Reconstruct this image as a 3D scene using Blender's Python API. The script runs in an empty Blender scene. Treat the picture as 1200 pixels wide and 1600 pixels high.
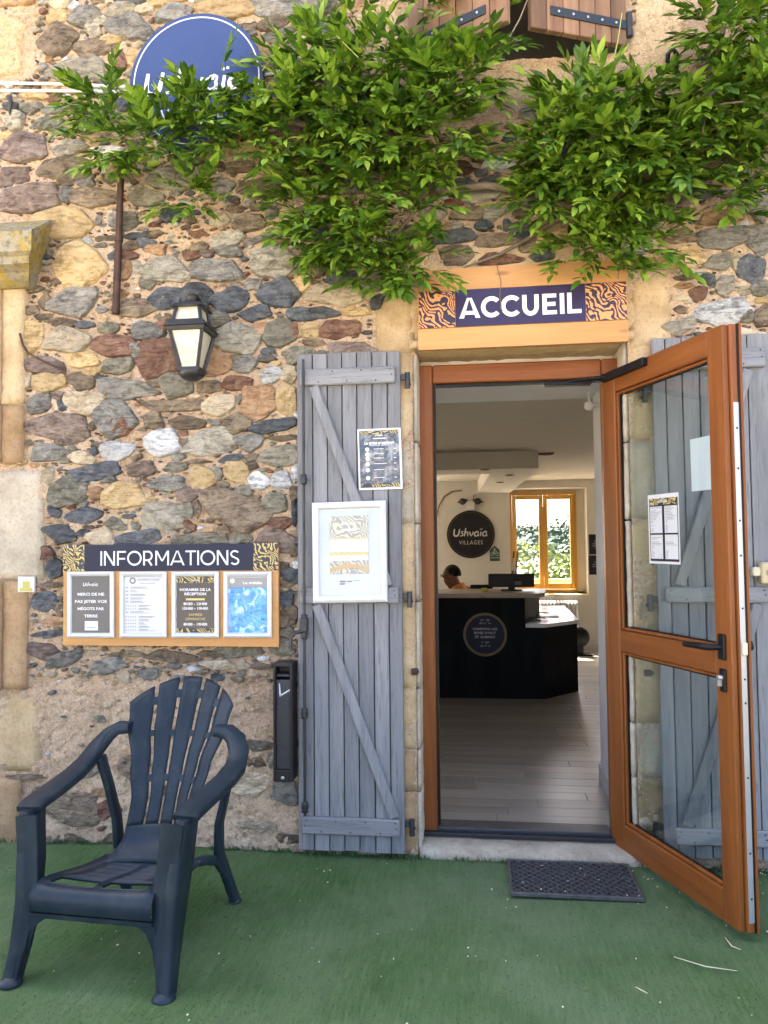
import bpy, math, random
import numpy as np
from math import sin, cos, pi, radians, tan, sqrt, atan2
from mathutils import Matrix, Vector, Euler
SC = bpy.context.scene
# ------------------------------------------------------------------ camera, sky, sun, exposure
PITCH, YAW, ROLL = map(radians, (2.73, 7.15, -.52)); FPX = 1200.0; CAMH = 1.335; CAMD = 3.385
def _rz(a): return Matrix.Rotation(a, 3, 'Z')
def _rx(a): return Matrix.Rotation(a, 3, 'X')
CM = _rz(YAW) @ _rx(PITCH) @ Matrix(((1,0,0),(0,0,-1),(0,1,0))) @ _rz(ROLL)
CP = Vector((0, -CAMD, CAMH))
cam = bpy.data.objects.new('camera', bpy.data.cameras.new('camera')); SC.collection.objects.link(cam)
cam.matrix_world = Matrix.Translation(CP) @ CM.to_4x4()
cam.data.sensor_fit = 'VERTICAL'; cam.data.sensor_height = 24; cam.data.lens = FPX/1600*24
cam.data.clip_start = .05; cam.data.clip_end = 2000
SC.camera = cam
SUN_EL, SUN_AZ = radians(50), radians(-22)          # sun stands behind the house (+y), a little to the left
W = bpy.data.worlds.new('World'); SC.world = W; W.use_nodes = True
wn = W.node_tree; wn.nodes.clear()
sky = wn.nodes.new('ShaderNodeTexSky'); sky.sky_type = 'NISHITA'; sky.sun_disc = False
sky.sun_elevation = SUN_EL; sky.sun_rotation = SUN_AZ; sky.air_density = .5; sky.dust_density = 6; sky.ozone_density = .0
bg = wn.nodes.new('ShaderNodeBackground'); bg.inputs[1].default_value = .15
wo = wn.nodes.new('ShaderNodeOutputWorld'); wn.links.new(sky.outputs[0], bg.inputs[0]); wn.links.new(bg.outputs[0], wo.inputs[0])
sl = bpy.data.lights.new('sun', 'SUN'); sl.energy = 5.0; sl.angle = radians(.53); sl.color = (1, .93, .82)
so = bpy.data.objects.new('sun', sl); SC.collection.objects.link(so)
sd = Vector((sin(SUN_AZ)*cos(SUN_EL), cos(SUN_AZ)*cos(SUN_EL), sin(SUN_EL)))
so.rotation_euler = sd.to_track_quat('Z', 'Y').to_euler(); so.location = (2, 20, 25)
VS = SC.view_settings; VS.view_transform = 'Standard'; VS.look = 'None'; VS.gamma = 1; VS.use_curve_mapping = False
VS.exposure = 3.38
SC.cycles.max_bounces = 10; SC.cycles.diffuse_bounces = 5; SC.cycles.transparent_max_bounces = 24
SC.cycles.use_denoising = True
SC.cycles.caustics_reflective = False; SC.cycles.caustics_refractive = False

# ------------------------------------------------------------------ geometry helpers
COL = SC.collection
RND = random.Random(7)
def ray(px, py): return CM @ Vector(((px-600)/FPX, -(py-800)/FPX, -1))
def at(px, py, Y=0.0):
    d = ray(px, py); return CP + d*((Y-CP.y)/d.y)
def atz(px, py, Z=0.0):
    d = ray(px, py); return CP + d*((Z-CP.z)/d.z)
def WX(px, py=850, Y=0): return at(px, py, Y).x
def WZ(py, px=600, Y=0): return at(px, py, Y).z
class MB:
    def __init__(s): s.v = []; s.f = []; s.sm = []
    def add(s, vs, fs, smooth=False, M=None):
        n = len(s.v)
        for p in vs: s.v.append(tuple(M @ Vector(p)) if M is not None else tuple(p))
        for f in fs: s.f.append(tuple(i+n for i in f)); s.sm.append(smooth)
        return s
    def box(s, x0, x1, y0, y1, z0, z1, c=0.0, M=None):
        if x0 > x1: x0, x1 = x1, x0
        if y0 > y1: y0, y1 = y1, y0
        if z0 > z1: z0, z1 = z1, z0
        c = min(c, (x1-x0)*.45, (y1-y0)*.45, (z1-z0)*.45)
        if c <= 0:
            V = [(x0,y0,z0),(x1,y0,z0),(x1,y1,z0),(x0,y1,z0),(x0,y0,z1),(x1,y0,z1),(x1,y1,z1),(x0,y1,z1)]
            return s.add(V, [(0,3,2,1),(4,5,6,7),(0,1,5,4),(1,2,6,5),(2,3,7,6),(3,0,4,7)], False, M)
        V = []; idx = {}
        for ix, X in ((0,x0),(1,x1)):
            for iy, Y in ((0,y0),(1,y1)):
                for iz, Z in ((0,z0),(1,z1)):
                    for ax in range(3):
                        p = [X, Y, Z]
                        for a, i in ((0,ix),(1,iy),(2,iz)):
                            if a != ax: p[a] += c if i == 0 else -c
                        idx[(ix,iy,iz,ax)] = len(V); V.append(p)
        F = []
        g = lambda *k: idx[k]
        # faces (vertex lying on face normal axis a has full extent on that axis)
        for a in range(3):
            b, d = (a+1) % 3, (a+2) % 3
            for i in (0, 1):
                q = []
                for (ub, ud) in ((0,0),(1,0),(1,1),(0,1)):
                    k = [0,0,0]; k[a] = i; k[b] = ub; k[d] = ud; q.append(g(k[0],k[1],k[2],a))
                F.append(tuple(q) if i else tuple(q[::-1]))
        for a in range(3):  # edges parallel to axis a
            b, d = (a+1) % 3, (a+2) % 3
            for ub in (0,1):
                for ud in (0,1):
                    q = []
                    for (ua, ax) in ((0,b),(1,b),(1,d),(0,d)):
                        k = [0,0,0]; k[a] = ua; k[b] = ub; k[d] = ud; q.append(g(k[0],k[1],k[2],ax))
                    F.append(tuple(q) if (ub ^ ud) else tuple(q[::-1]))
        for ix in (0,1):
            for iy in (0,1):
                for iz in (0,1):
                    q = (g(ix,iy,iz,0), g(ix,iy,iz,1), g(ix,iy,iz,2))
                    F.append(q if (ix+iy+iz) % 2 else q[::-1])
        return s.add(V, F, False, M)
    def tube(s, pts, r, n=8, cap=True, smooth=True):
        pts = [Vector(p) for p in pts]; rs = r if isinstance(r, (list, tuple)) else [r]*len(pts)
        V = []; up = None
        for i, p in enumerate(pts):
            t = (pts[min(i+1, len(pts)-1)] - pts[max(i-1, 0)]).normalized()
            if up is None: up = Vector((0,0,1)) if abs(t.z) < .9 else Vector((1,0,0))
            a = t.cross(up).normalized(); b = a.cross(t).normalized(); up = b
            for k in range(n):
                w = 2*pi*k/n; V.append(p + (a*cos(w) + b*sin(w))*rs[i])
        F = []
        for i in range(len(pts)-1):
            for k in range(n):
                k2 = (k+1) % n; F.append((i*n+k, i*n+k2, (i+1)*n+k2, (i+1)*n+k))
        s.add(V, F, smooth)
        if cap: s.add(V[:n], [tuple(range(n))[::-1]]); s.add(V[-n:], [tuple(range(n))])
        return s
    def sweep(s, pts, secs, side=None, smooth=True):
        # rectangular rounded section (w along side vector, h across) swept along pts
        pts = [Vector(p) for p in pts]; V = []; n = 8
        for i, p in enumerate(pts):
            t = (pts[min(i+1, len(pts)-1)] - pts[max(i-1, 0)]).normalized()
            sv = Vector(side[i] if isinstance(side[0], (list, tuple)) else side); a = (sv - t*sv.dot(t)).normalized(); b = t.cross(a).normalized()
            w, h = secs[i][0]/2, secs[i][1]/2; c = min(w, h)*.35
            for (u, v) in ((w-c,h),(w,h-c),(w,-h+c),(w-c,-h),(-w+c,-h),(-w,-h+c),(-w,h-c),(-w+c,h)):
                V.append(p + a*u + b*v)
        F = [(i*n+k, (i+1)*n+k, (i+1)*n+(k+1) % n, i*n+(k+1) % n) for i in range(len(pts)-1) for k in range(n)]
        s.add(V, F, smooth); s.add(V[:n], [tuple(range(n))]); s.add(V[-n:], [tuple(range(n))[::-1]])
        return s
    def lathe(s, prof, c, axis='z', n=24, smooth=True):
        V = []; c = Vector(c)
        for (r, h) in prof:
            for k in range(n):
                w = 2*pi*k/n
                p = {'z': (r*cos(w), r*sin(w), h), 'y': (r*cos(w), h, r*sin(w)), 'x': (h, r*cos(w), r*sin(w))}[axis]
                V.append(c + Vector(p))
        F = [(i*n+k, i*n+(k+1) % n, (i+1)*n+(k+1) % n, (i+1)*n+k) for i in range(len(prof)-1) for k in range(n)]
        s.add(V, F, smooth)
        s.add(V[:n], [tuple(range(n))[::-1]]); s.add(V[-n:], [tuple(range(n))]); return s
    def prism(s, poly, y0, y1, M=None):      # polygon in x,z extruded along y
        n = len(poly); V = [(p[0], y0, p[1]) for p in poly] + [(p[0], y1, p[1]) for p in poly]
        F = [tuple(range(n)), tuple(range(2*n-1, n-1, -1))] + [(i, i+n, (i+1) % n+n, (i+1) % n) for i in range(n)]
        return s.add(V, F, False, M)
    def slab(s, poly, z0, z1):                # polygon in x,y extruded along z
        n = len(poly); V = [(p[0], p[1], z0) for p in poly] + [(p[0], p[1], z1) for p in poly]
        F = [tuple(range(n))[::-1], tuple(range(n, 2*n))] + [(i, (i+1) % n, (i+1) % n+n, i+n) for i in range(n)]
        return s.add(V, F)
    def build(s, name, mat, parent=None, local=False, org=None):
        me = bpy.data.meshes.new(name)
        V = s.v
        if parent is not None and not local:
            inv = WM[parent.name].inverted(); V = [inv @ Vector(p) for p in V]
        o = bpy.data.objects.new(name, me)
        if parent is None and V:
            a = np.array(V); lo, hi = a.min(0), a.max(0)
            c = Vector(org) if org is not None else Vector(((lo[0]+hi[0])/2, (lo[1]+hi[1])/2, lo[2]))
            V = [Vector(p)-c for p in V]; o.location = c; WM[o.name] = Matrix.Translation(c)
        me.from_pydata([tuple(p) for p in V], [], s.f); me.polygons.foreach_set('use_smooth', s.sm); me.update()
        me.materials.append(mat); COL.objects.link(o)
        if parent is None and V: WM[o.name] = Matrix.Translation(o.location)
        if parent is not None:
            o.parent = parent; WM[o.name] = WM[parent.name]
        return o
WM = {}
def tag(o, label, cat, group=None):
    o['label'] = label; o['category'] = cat
    if group: o['group'] = group
    return o
def thing(name, label, cat, loc=(0,0,0), rz=0.0, group=None):
    o = bpy.data.objects.new(name, None); COL.objects.link(o); o.location = loc; o.rotation_euler = (0,0,rz)
    o.empty_display_size = .1
    WM[o.name] = Matrix.Translation(Vector(loc)) @ Matrix.Rotation(rz, 4, 'Z')
    return tag(o, label, cat, group)
def struct(o): o['kind'] = 'structure'; return o
def stuff(o): o['kind'] = 'stuff'; return o
def B(x0,x1,y0,y1,z0,z1,c=0.0): return MB().box(x0,x1,y0,y1,z0,z1,c)

# ------------------------------------------------------------------ material helpers
class NT:
    def __init__(s, name, rough=.7, metal=0.0, spec=.5):
        s.m = bpy.data.materials.new(name); s.m.use_nodes = True; s.n = s.m.node_tree.nodes; s.l = s.m.node_tree.links
        s.b = s.n['Principled BSDF']; s.b.inputs['Roughness'].default_value = rough; s.b.inputs['Metallic'].default_value = metal
        s.b.inputs['Specular IOR Level'].default_value = spec; s._v = None
    def N(s, t, **k):
        x = s.n.new(t)
        for a, v in k.items(): setattr(x, a, v)
        return x
    def put(s, sock, v):
        if isinstance(v, bpy.types.NodeSocket): s.l.new(v, sock)
        elif isinstance(v, tuple) and len(v) == 3 and sock.type == 'RGBA': sock.default_value = (*v, 1)
        else: sock.default_value = v
    def math(s, op, a, b=0.0, c=0.0):
        x = s.N('ShaderNodeMath', operation=op); s.put(x.inputs[0], a); s.put(x.inputs[1], b); s.put(x.inputs[2], c); return x.outputs[0]
    def rand(s):
        o = s.N('ShaderNodeObjectInfo').outputs['Random']; g = s.N('ShaderNodeNewGeometry').outputs['Random Per Island']
        return s.math('FRACT', s.math('ADD', o, s.math('MULTIPLY', g, 7.31)))
    def vec(s, stretch=(1,1,1), offset_rand=False, rot=(0,0,0)):
        t = s.N('ShaderNodeTexCoord').outputs['Object']
        mp = s.N('ShaderNodeMapping'); mp.inputs['Scale'].default_value = stretch; mp.inputs['Rotation'].default_value = rot
        s.l.new(t, mp.inputs[0]); v = mp.outputs[0]
        if offset_rand:
            a = s.N('ShaderNodeVectorMath', operation='ADD'); s.l.new(v, a.inputs[0])
            q = s.math('MULTIPLY', s.rand(), 37.0); c = s.N('ShaderNodeCombineXYZ'); s.l.new(q, c.inputs[0]); s.l.new(q, c.inputs[2]); s.l.new(q, c.inputs[1])
            s.l.new(c.outputs[0], a.inputs[1]); v = a.outputs[0]
        return v
    def noise(s, v, scale, detail=5, rough=.6, dist=0.0):
        x = s.N('ShaderNodeTexNoise'); s.l.new(v, x.inputs['Vector']); x.inputs['Scale'].default_value = scale
        x.inputs['Detail'].default_value = detail; x.inputs['Roughness'].default_value = rough; x.inputs['Distortion'].default_value = dist
        return x.outputs[0]
    def voro(s, v, scale, feature='F1', out=0):
        x = s.N('ShaderNodeTexVoronoi', feature=feature); s.l.new(v, x.inputs['Vector']); x.inputs['Scale'].default_value = scale; return x.outputs[out]
    def ramp(s, fac, stops, interp='LINEAR'):
        x = s.N('ShaderNodeValToRGB'); r = x.color_ramp; r.interpolation = interp
        while len(r.elements) < len(stops): r.elements.new(.5)
        for e, (p, c) in zip(r.elements, stops):
            e.position = p; e.color = (*c, 1) if isinstance(c, tuple) else (c, c, c, 1)
        s.put(x.inputs[0], fac); return x.outputs[0]
    def mix(s, fac, a, b, mode='MIX'):
        x = s.N('ShaderNodeMix', data_type='RGBA', blend_type=mode); s.put(x.inputs[0], fac); s.put(x.inputs[6], a); s.put(x.inputs[7], b); return x.outputs[2]
    def color(s, c): s.put(s.b.inputs['Base Color'], c); return s
    def roughn(s, c): s.put(s.b.inputs['Roughness'], c); return s
    def bump(s, h, strength=.4, dist=.01, prev=None):
        x = s.N('ShaderNodeBump'); x.inputs['Strength'].default_value = strength; x.inputs['Distance'].default_value = dist
        s.put(x.inputs['Height'], h)
        if prev is not None: s.l.new(prev, x.inputs['Normal'])
        s.l.new(x.outputs[0], s.b.inputs['Normal']); return x.outputs[0]
def surf(name, c1, c2, rough=.7, scale=6, stretch=(1,1,1), bump=.3, bdist=.004, bscale=60, rand=.15, c3=None, metal=0.0, spec=.4, lo=.35, hi=.68, offs=True):
    t = NT(name, rough, metal, spec); v = t.vec(stretch, offs)
    n = t.noise(v, scale, 6, .62)
    st = [(lo, c1), (hi, c2)] if c3 is None else [(lo, c1), ((lo+hi)/2, c2), (hi, c3)]
    c = t.ramp(n, st)
    k = t.math('ADD', t.math('MULTIPLY', t.rand(), 2*rand), 1-rand)
    kc = t.N('ShaderNodeCombineXYZ')
    for i in range(3): t.l.new(k, kc.inputs[i])
    t.color(t.mix(1.0, c, kc.outputs[0], 'MULTIPLY'))
    if bump: t.bump(t.noise(v, bscale, 4, .6), bump, bdist)
    return t.m
def plain(name, c, rough=.5, metal=0.0, spec=.3):
    t = NT(name, rough, metal, spec); v = t.vec()
    n = t.noise(v, 9, 4); t.color(t.mix(n, tuple(x*.9 for x in c), tuple(min(1, x*1.08) for x in c)))
    t.roughn(t.math('ADD', t.math('MULTIPLY', n, .18), rough-.09)); return t.m
def wood(name, c1, c2, rough=.6, axis='z', scale=14, bump=.25, rand=.1, grain=(1,1,1), spec=.4, knots=True, ringc=None):
    st = {'z': (1,1,.07), 'x': (.07,1,1), 'y': (1,.07,1)}[axis]
    t = NT(name, rough, 0, spec); v = t.vec(st, True)
    n = t.noise(v, scale, 7, .65, .4); g = t.noise(v, scale*9, 3, .7)
    c = t.ramp(n, [(.3, c1), (.7, c2)])
    c = t.mix(t.math('MULTIPLY', t.math('SUBTRACT', g, .35), .6), c, tuple(x*.62 for x in c1))
    if knots:
        kv = t.voro(t.vec({'z': (7,7,2.2), 'x': (2.2,7,7), 'y': (7,2.2,7)}[axis], True), 1.0)
        c = t.mix(t.ramp(kv, [(.03, 1.0), (.09, 0.0)]), c, ringc or tuple(x*.45 for x in c1))
    k = t.math('ADD', t.math('MULTIPLY', t.rand(), 2*rand), 1-rand); kc = t.N('ShaderNodeCombineXYZ')
    for i in range(3): t.l.new(k, kc.inputs[i])
    t.color(t.mix(1.0, c, kc.outputs[0], 'MULTIPLY'))
    t.bump(t.math('ADD', n, t.math('MULTIPLY', g, .6)), bump, .003); return t.m
def glassmat(name, tint=(.93,.97,.94), rough=0.0):
    m = bpy.data.materials.new(name); m.use_nodes = True; n = m.node_tree.nodes; l = m.node_tree.links; n.clear()
    o = n.new('ShaderNodeOutputMaterial'); mx = n.new('ShaderNodeMixShader'); fr = n.new('ShaderNodeFresnel'); fr.inputs[0].default_value = 1.5
    tr = n.new('ShaderNodeBsdfTransparent'); tr.inputs[0].default_value = (*tint, 1); gl = n.new('ShaderNodeBsdfGlossy'); gl.inputs['Roughness'].default_value = rough
    ge = n.new('ShaderNodeNewGeometry'); mm = n.new('ShaderNodeMapRange'); mm.inputs['To Min'].default_value = 1.5; mm.inputs['To Max'].default_value = 1/1.5   # same reflectance on the way in and out
    l.new(ge.outputs['Backfacing'], mm.inputs['Value']); l.new(mm.outputs[0], fr.inputs[0])
    l.new(fr.outputs[0], mx.inputs[0]); l.new(tr.outputs[0], mx.inputs[1]); l.new(gl.outputs[0], mx.inputs[2]); l.new(mx.outputs[0], o.inputs[0]); return m
def zebra(name, c1, c2, scale=60, thr=.55):
    t = NT(name, .45); v = t.vec((1,1,1)); k = scale/20
    nz = t.N('ShaderNodeTexNoise'); t.l.new(v, nz.inputs['Vector']); nz.inputs['Scale'].default_value = 9*k; nz.inputs['Detail'].default_value = 1.0
    ad = t.N('ShaderNodeVectorMath', operation='SCALE'); t.l.new(nz.outputs['Color'], ad.inputs[0]); ad.inputs['Scale'].default_value = .16/k
    a2 = t.N('ShaderNodeVectorMath', operation='ADD'); t.l.new(v, a2.inputs[0]); t.l.new(ad.outputs[0], a2.inputs[1])
    w = t.N('ShaderNodeTexWave', wave_type='BANDS', bands_direction='DIAGONAL'); w.inputs['Scale'].default_value = 15*k; w.inputs['Distortion'].default_value = 2.5; w.inputs['Detail'].default_value = 1; w.inputs['Detail Scale'].default_value = 2.0
    t.l.new(a2.outputs[0], w.inputs[0]); gate = t.noise(v, 30*k, 1, .5)
    f = t.math('MULTIPLY', t.ramp(w.outputs['Fac'], [(thr-.04, 0.0), (thr+.04, 1.0)]), t.ramp(gate, [(.36, 0.0), (.40, 1.0)]))
    t.color(t.mix(f, c1, c2)); return t.m

# stone classes
STC = {
 'G': ((.115,.112,.10), (.215,.205,.18), (.34,.32,.27)), 'D': ((.055,.062,.07), (.10,.11,.12), (.17,.175,.18)),
 'N': ((.13,.125,.09), (.225,.21,.155), (.33,.30,.23)), 'L': ((.21,.19,.145), (.34,.31,.24), (.48,.45,.36)),
 'B': ((.45,.36,.23), (.57,.47,.32), (.64,.55,.41)), 'T': ((.44,.30,.13), (.57,.41,.20), (.63,.48,.27)),
 'R': ((.12,.055,.035), (.20,.10,.065), (.30,.19,.13)), 'P': ((.125,.085,.068), (.205,.15,.12), (.32,.255,.21)),
 'K': ((.11,.08,.055), (.20,.15,.10), (.31,.25,.17)), 'O': ((.28,.15,.08), (.40,.24,.13), (.50,.34,.20)),
 'W': ((.30,.30,.29), (.62,.62,.60), (.74,.74,.72))}
MST = {}
for k, (a, b_, c_) in STC.items():
    t = NT('stone_'+k, .8, 0, .35); v = t.vec((1,1,1.7), True)
    n = t.noise(v, 13, 10, .74, .8); f = t.noise(v, 70, 7, .75); ve = t.noise(t.vec((1,1,5), True, (0,.3,0)), 9, 5, .6, 1.2)
    c = t.ramp(n, [(.36, tuple(x*.72 for x in a)), (.50, b_), (.63, c_)])
    c = t.mix(t.ramp(ve, [(.50, 0.0), (.55, .55), (.58, 0.0)]), c, c_); c = t.mix(t.ramp(ve, [(.40, .5), (.44, 0.0)]), c, tuple(x*.6 for x in a))
    c = t.mix(t.ramp(f, [(.60, 0.0), (.75, .45)]), c, (.55,.50,.42) if k not in 'W' else (.25,.26,.27))
    c = t.mix(t.ramp(t.noise(v, 23, 5, .7), [(.62, 0.0), (.70, .55)]), c, (.46,.35,.24))       # mortar smears
    sp = t.ramp(t.voro(v, 48), [(.06, .8), (.14, 0.0)]); c = t.mix(t.math('MULTIPLY', sp, .4), c, tuple(x*.4 for x in a))
    kk = t.math('ADD', t.math('MULTIPLY', t.rand(), .5), .78); kc = t.N('ShaderNodeCombineXYZ')
    for i in range(3): t.l.new(kk, kc.inputs[i])
    t.color(t.mix(1.0, c, kc.outputs[0], 'MULTIPLY'))
    b1 = t.bump(t.noise(v, 22, 9, .68, .6), 1.0, .030); t.bump(f, .8, .007, b1)
    MST[k] = t.m
def mortar_mat(name, a, b_, c_, pit=.8):
    t = NT(name, .92, 0, .2); v = t.vec()
    n = t.noise(v, 2.2, 6, .6); f = t.noise(v, 42, 6, .72); g = t.noise(v, 130, 3, .6)
    c = t.ramp(n, [(.35, a), (.52, b_), (.7, c_)])
    c = t.mix(t.ramp(f, [(.34, .85), (.50, 0.0)]), c, tuple(x*.50 for x in a))  # dark specks put crumb shade into the mortar colour
    c = t.mix(t.ramp(g, [(.52, 0.0), (.66, .6)]), c, (.76,.66,.52)); c = t.mix(t.ramp(t.voro(v, 85), [(.10, .7), (.22, 0.0)]), c, (.25,.19,.14))
    c = t.mix(t.ramp(t.noise(v, 7, 5, .7), [(.60, 0.0), (.72, .45)]), c, (.30,.24,.18))
    t.color(c); b1 = t.bump(t.noise(v, 16, 6, .65), pit, .030); b2 = t.bump(f, 1.0, .016, b1); t.bump(g, .7, .005, b2); return t.m
M_MORTAR = mortar_mat('lime_mortar', (.48,.325,.205), (.60,.435,.285), (.69,.535,.375))
M_PLAST = mortar_mat('ochre_plaster', (.50,.36,.19), (.58,.43,.24), (.63,.49,.31), .5)
def blockmat(name, a, b_, c_):
    t = NT(name, .88, 0, .25); v = t.vec((1,1,1), True); n = t.noise(v, 5, 7, .65); f = t.noise(v, 70, 5, .7)
    c = t.ramp(n, [(.33, a), (.5, b_), (.7, c_)]); c = t.mix(t.ramp(f, [(.35, .4), (.5, 0.0)]), c, tuple(x*.6 for x in a))
    c = t.mix(t.ramp(t.noise(v, 13, 6, .7), [(.58, 0.0), (.72, .5)]), c, (.27,.23,.17))
    t.color(c); b1 = t.bump(t.noise(v, 14, 6, .6), .5, .012); t.bump(f, .55, .004, b1); return t.m
M_BLK_T = blockmat('sandstone_ochre', (.35,.245,.125), (.47,.345,.195), (.54,.42,.26))
M_BLK_B = blockmat('sandstone_pale', (.31,.265,.19), (.42,.365,.275), (.52,.455,.35))
M_BLK_O = blockmat('sandstone_tan', (.26,.165,.08), (.36,.24,.13), (.43,.30,.175))
def greypaint(name, axis):
    st = {'z': (1,1,.07), 'x': (.07,1,1)}[axis]
    t = NT(name, .68, 0, .25); v = t.vec(st, True); n = t.noise(v, 11, 8, .7, .4); g = t.noise(v, 120, 3, .7)
    c = t.ramp(n, [(.28, (.140,.145,.150)), (.52, (.215,.218,.225)), (.74, (.31,.31,.31))])
    c = t.mix(t.ramp(t.noise(v, 24, 7, .75), [(.60, 0.0), (.68, .55)]), c, (.27,.215,.15))
    c = t.mix(t.ramp(g, [(.30, .6), (.48, 0.0)]), c, (.085,.09,.10))
    kv = t.voro(t.vec({'z': (9,9,2.6), 'x': (2.6,9,9)}[axis], True), 1.0)
    c = t.mix(t.ramp(kv, [(.035, 1.0), (.06, .35), (.10, 0.0)]), c, (.16,.11,.06))
    k = t.math('ADD', t.math('MULTIPLY', t.rand(), .34), .83); kc = t.N('ShaderNodeCombineXYZ')
    for i in range(3): t.l.new(k, kc.inputs[i])
    t.color(t.mix(1.0, c, kc.outputs[0], 'MULTIPLY')); t.bump(t.math('ADD', n, t.math('MULTIPLY', g, .8)), .5, .004); return t.m
M_GREYP = greypaint('grey_paint_wood', 'z'); M_GREYH = greypaint('grey_paint_wood_h', 'x')
M_DOORW = wood('varnished_red_wood', (.150,.044,.010), (.285,.095,.020), .42, 'z', 13, .22, .08, knots=False, spec=.28)
M_DOORH = wood('varnished_red_wood_h', (.150,.044,.010), (.285,.095,.020), .42, 'x', 13, .22, .08, knots=False, spec=.28)
M_PINE = wood('oiled_pine', (.40,.185,.055), (.58,.31,.105), .5, 'x', 7, .1, .05, ringc=(.33,.13,.05))
M_BROWNW = wood('weathered_brown_wood', (.105,.052,.030), (.29,.175,.10), .75, 'z', 9, .5, .30, ringc=(.06,.03,.02))
M_YELW = wood('honey_window_wood', (.52,.27,.04), (.66,.38,.08), .42, 'z', 10, .1, .05, knots=False)
M_IRON = surf('black_iron', (.012,.012,.013), (.03,.03,.032), .45, 14, bump=.3, rand=.1, spec=.5)
M_RUST = surf('rusty_iron', (.035,.02,.018), (.09,.045,.03), .8, 20, bump=.5, rand=.1)
M_BLACK = plain('black_plastic', (.009,.009,.010), .4, 0, .2)
M_WHITE = plain('white_plastic', (.60,.60,.59), .35)
M_ALU = plain('silver_frame', (.56,.575,.59), .3, .15)
M_STEEL = plain('brushed_steel', (.45,.46,.47), .35, .8)
M_PAPER = plain('white_paper', (.57,.58,.59), .4)
M_NAVY = plain('navy_print', (.010,.014,.034), .5)
M_DARKP = plain('charcoal_print', (.045,.048,.055), .25)
M_PRINTW = plain('white_print', (.66,.66,.66), .45)
M_PRINTY = plain('gold_print', (.62,.50,.18), .45)
M_PRINTG = plain('grey_print', (.22,.22,.24), .45)
M_PRINTK = plain('black_print', (.02,.02,.025), .45)
M_ZEB = zebra('gold_zebra_print', (.012,.016,.035), (.50,.38,.11), 40, .50)
M_ZEBO = zebra('orange_zebra_print', (.018,.013,.042), (.66,.30,.10), 30, .50)
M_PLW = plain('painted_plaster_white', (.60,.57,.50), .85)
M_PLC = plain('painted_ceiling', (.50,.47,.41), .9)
M_GLASS = glassmat('door_glass', (.945,.965,.955))
M_WGLASS = glassmat('window_glass', (.985,.99,.99))

# ------------------------------------------------------------------ flat print helpers
_tc = {}
def text2d(s, size=1.0, bold=0.0, align='CENTER', sp=1.0):
    cu = bpy.data.curves.new('t', 'FONT'); cu.body = s; cu.size = size; cu.align_x = align; cu.align_y = 'CENTER'; cu.offset = bold*size; cu.resolution_u = 3; cu.space_character = sp
    o = bpy.data.objects.new('t', cu); me = bpy.data.meshes.new_from_object(o)
    V = [(v.co.x, v.co.y) for v in me.vertices]; F = [tuple(p.vertices) for p in me.polygons]
    bpy.data.objects.remove(o); bpy.data.meshes.remove(me); bpy.data.curves.remove(cu)
    return V, F
def frame_of(TL, TR, BL):
    TL, TR, BL = Vector(TL), Vector(TR), Vector(BL); return TL, (TR-TL), (BL-TL)
class Sheet:      # a flat panel: u 0..1 to the right, v 0..1 down, d = metres proud of it
    def __init__(s, TL, TR, BL, thick=.002):
        s.o, s.u, s.v = frame_of(TL, TR, BL); s.n = s.v.cross(s.u).normalized()
        if s.n.dot(CP - s.o) < 0: s.n = -s.n
        s.w, s.h, s.t = s.u.length, s.v.length, thick
    def P(s, u, v, d=0.0): return s.o + s.u*u + s.v*v + s.n*d
    def quad(s, mb, u0, v0, u1, v1, d=.0, th=.001):
        a = [s.P(u0,v0,d-th), s.P(u1,v0,d-th), s.P(u1,v1,d-th), s.P(u0,v1,d-th), s.P(u0,v0,d), s.P(u1,v0,d), s.P(u1,v1,d), s.P(u0,v1,d)]
        mb.add(a, [(0,1,2,3),(4,7,6,5),(0,4,5,1),(1,5,6,2),(2,6,7,3),(3,7,4,0)]); return mb
    def text(s, mb, st, u, v, size, d=.0015, bold=0.0, align='CENTER', width=None, sp=1.0, slant=0.0):
        V, F = text2d(st, size, bold, align, sp)
        if not V: return mb
        xs = [p[0] for p in V]; k = 1.0
        if width: k = width/(max(xs)-min(xs))
        un, vn = s.u.normalized(), s.v.normalized()
        c = (max(xs)+min(xs))/2 if align == 'CENTER' else min(xs)
        base = s.P(u, v, d)
        mb.add([base + un*((x-c)*k + y*slant) - vn*y for x, y in V], F); return mb
    def poly(s, mb, pts, d=.0015):     # pts in metres from (u,v)=(0,0)
        un, vn = s.u.normalized(), s.v.normalized()
        mb.add([s.o + un*x + vn*y + s.n*d for x, y in pts], [tuple(range(len(pts)))]); return mb
    def ring(s, mb, cx, cy, r0, r1, d=.0015, n=48):
        un, vn = s.u.normalized(), s.v.normalized(); V = []
        for k in range(n):
            w = 2*pi*k/n
            for r in (r0, r1): V.append(s.o + un*(cx+r*cos(w)) + vn*(cy+r*sin(w)) + s.n*d)
        mb.add(V, [(2*k, 2*k+1, (2*k+3) % (2*n), (2*k+2) % (2*n)) for k in range(n)]); return mb
    def brush(s, mb, cx, cy, pts, sc, d=.0015):  # variable-width strokes
        un, vn = s.u.normalized(), s.v.normalized()
        for st in pts:
            n = len(st); V = []
            for i, (x, y, w) in enumerate(st):
                x0, y0, _ = st[max(i-1, 0)]; x1, y1, _ = st[min(i+1, n-1)]
                tx, ty = x1-x0, y1-y0; L = sqrt(tx*tx+ty*ty) or 1; nx, ny = -ty/L*w/2, tx/L*w/2
                for sg in (1, -1):
                    V.append(s.o + un*(cx+(x+nx*sg)*sc) - vn*(-cy+(y+ny*sg)*sc) + s.n*d)
            mb.add(V, [(2*i, 2*i+1, 2*i+3, 2*i+2) for i in range(n-1)])
        return mb
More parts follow.
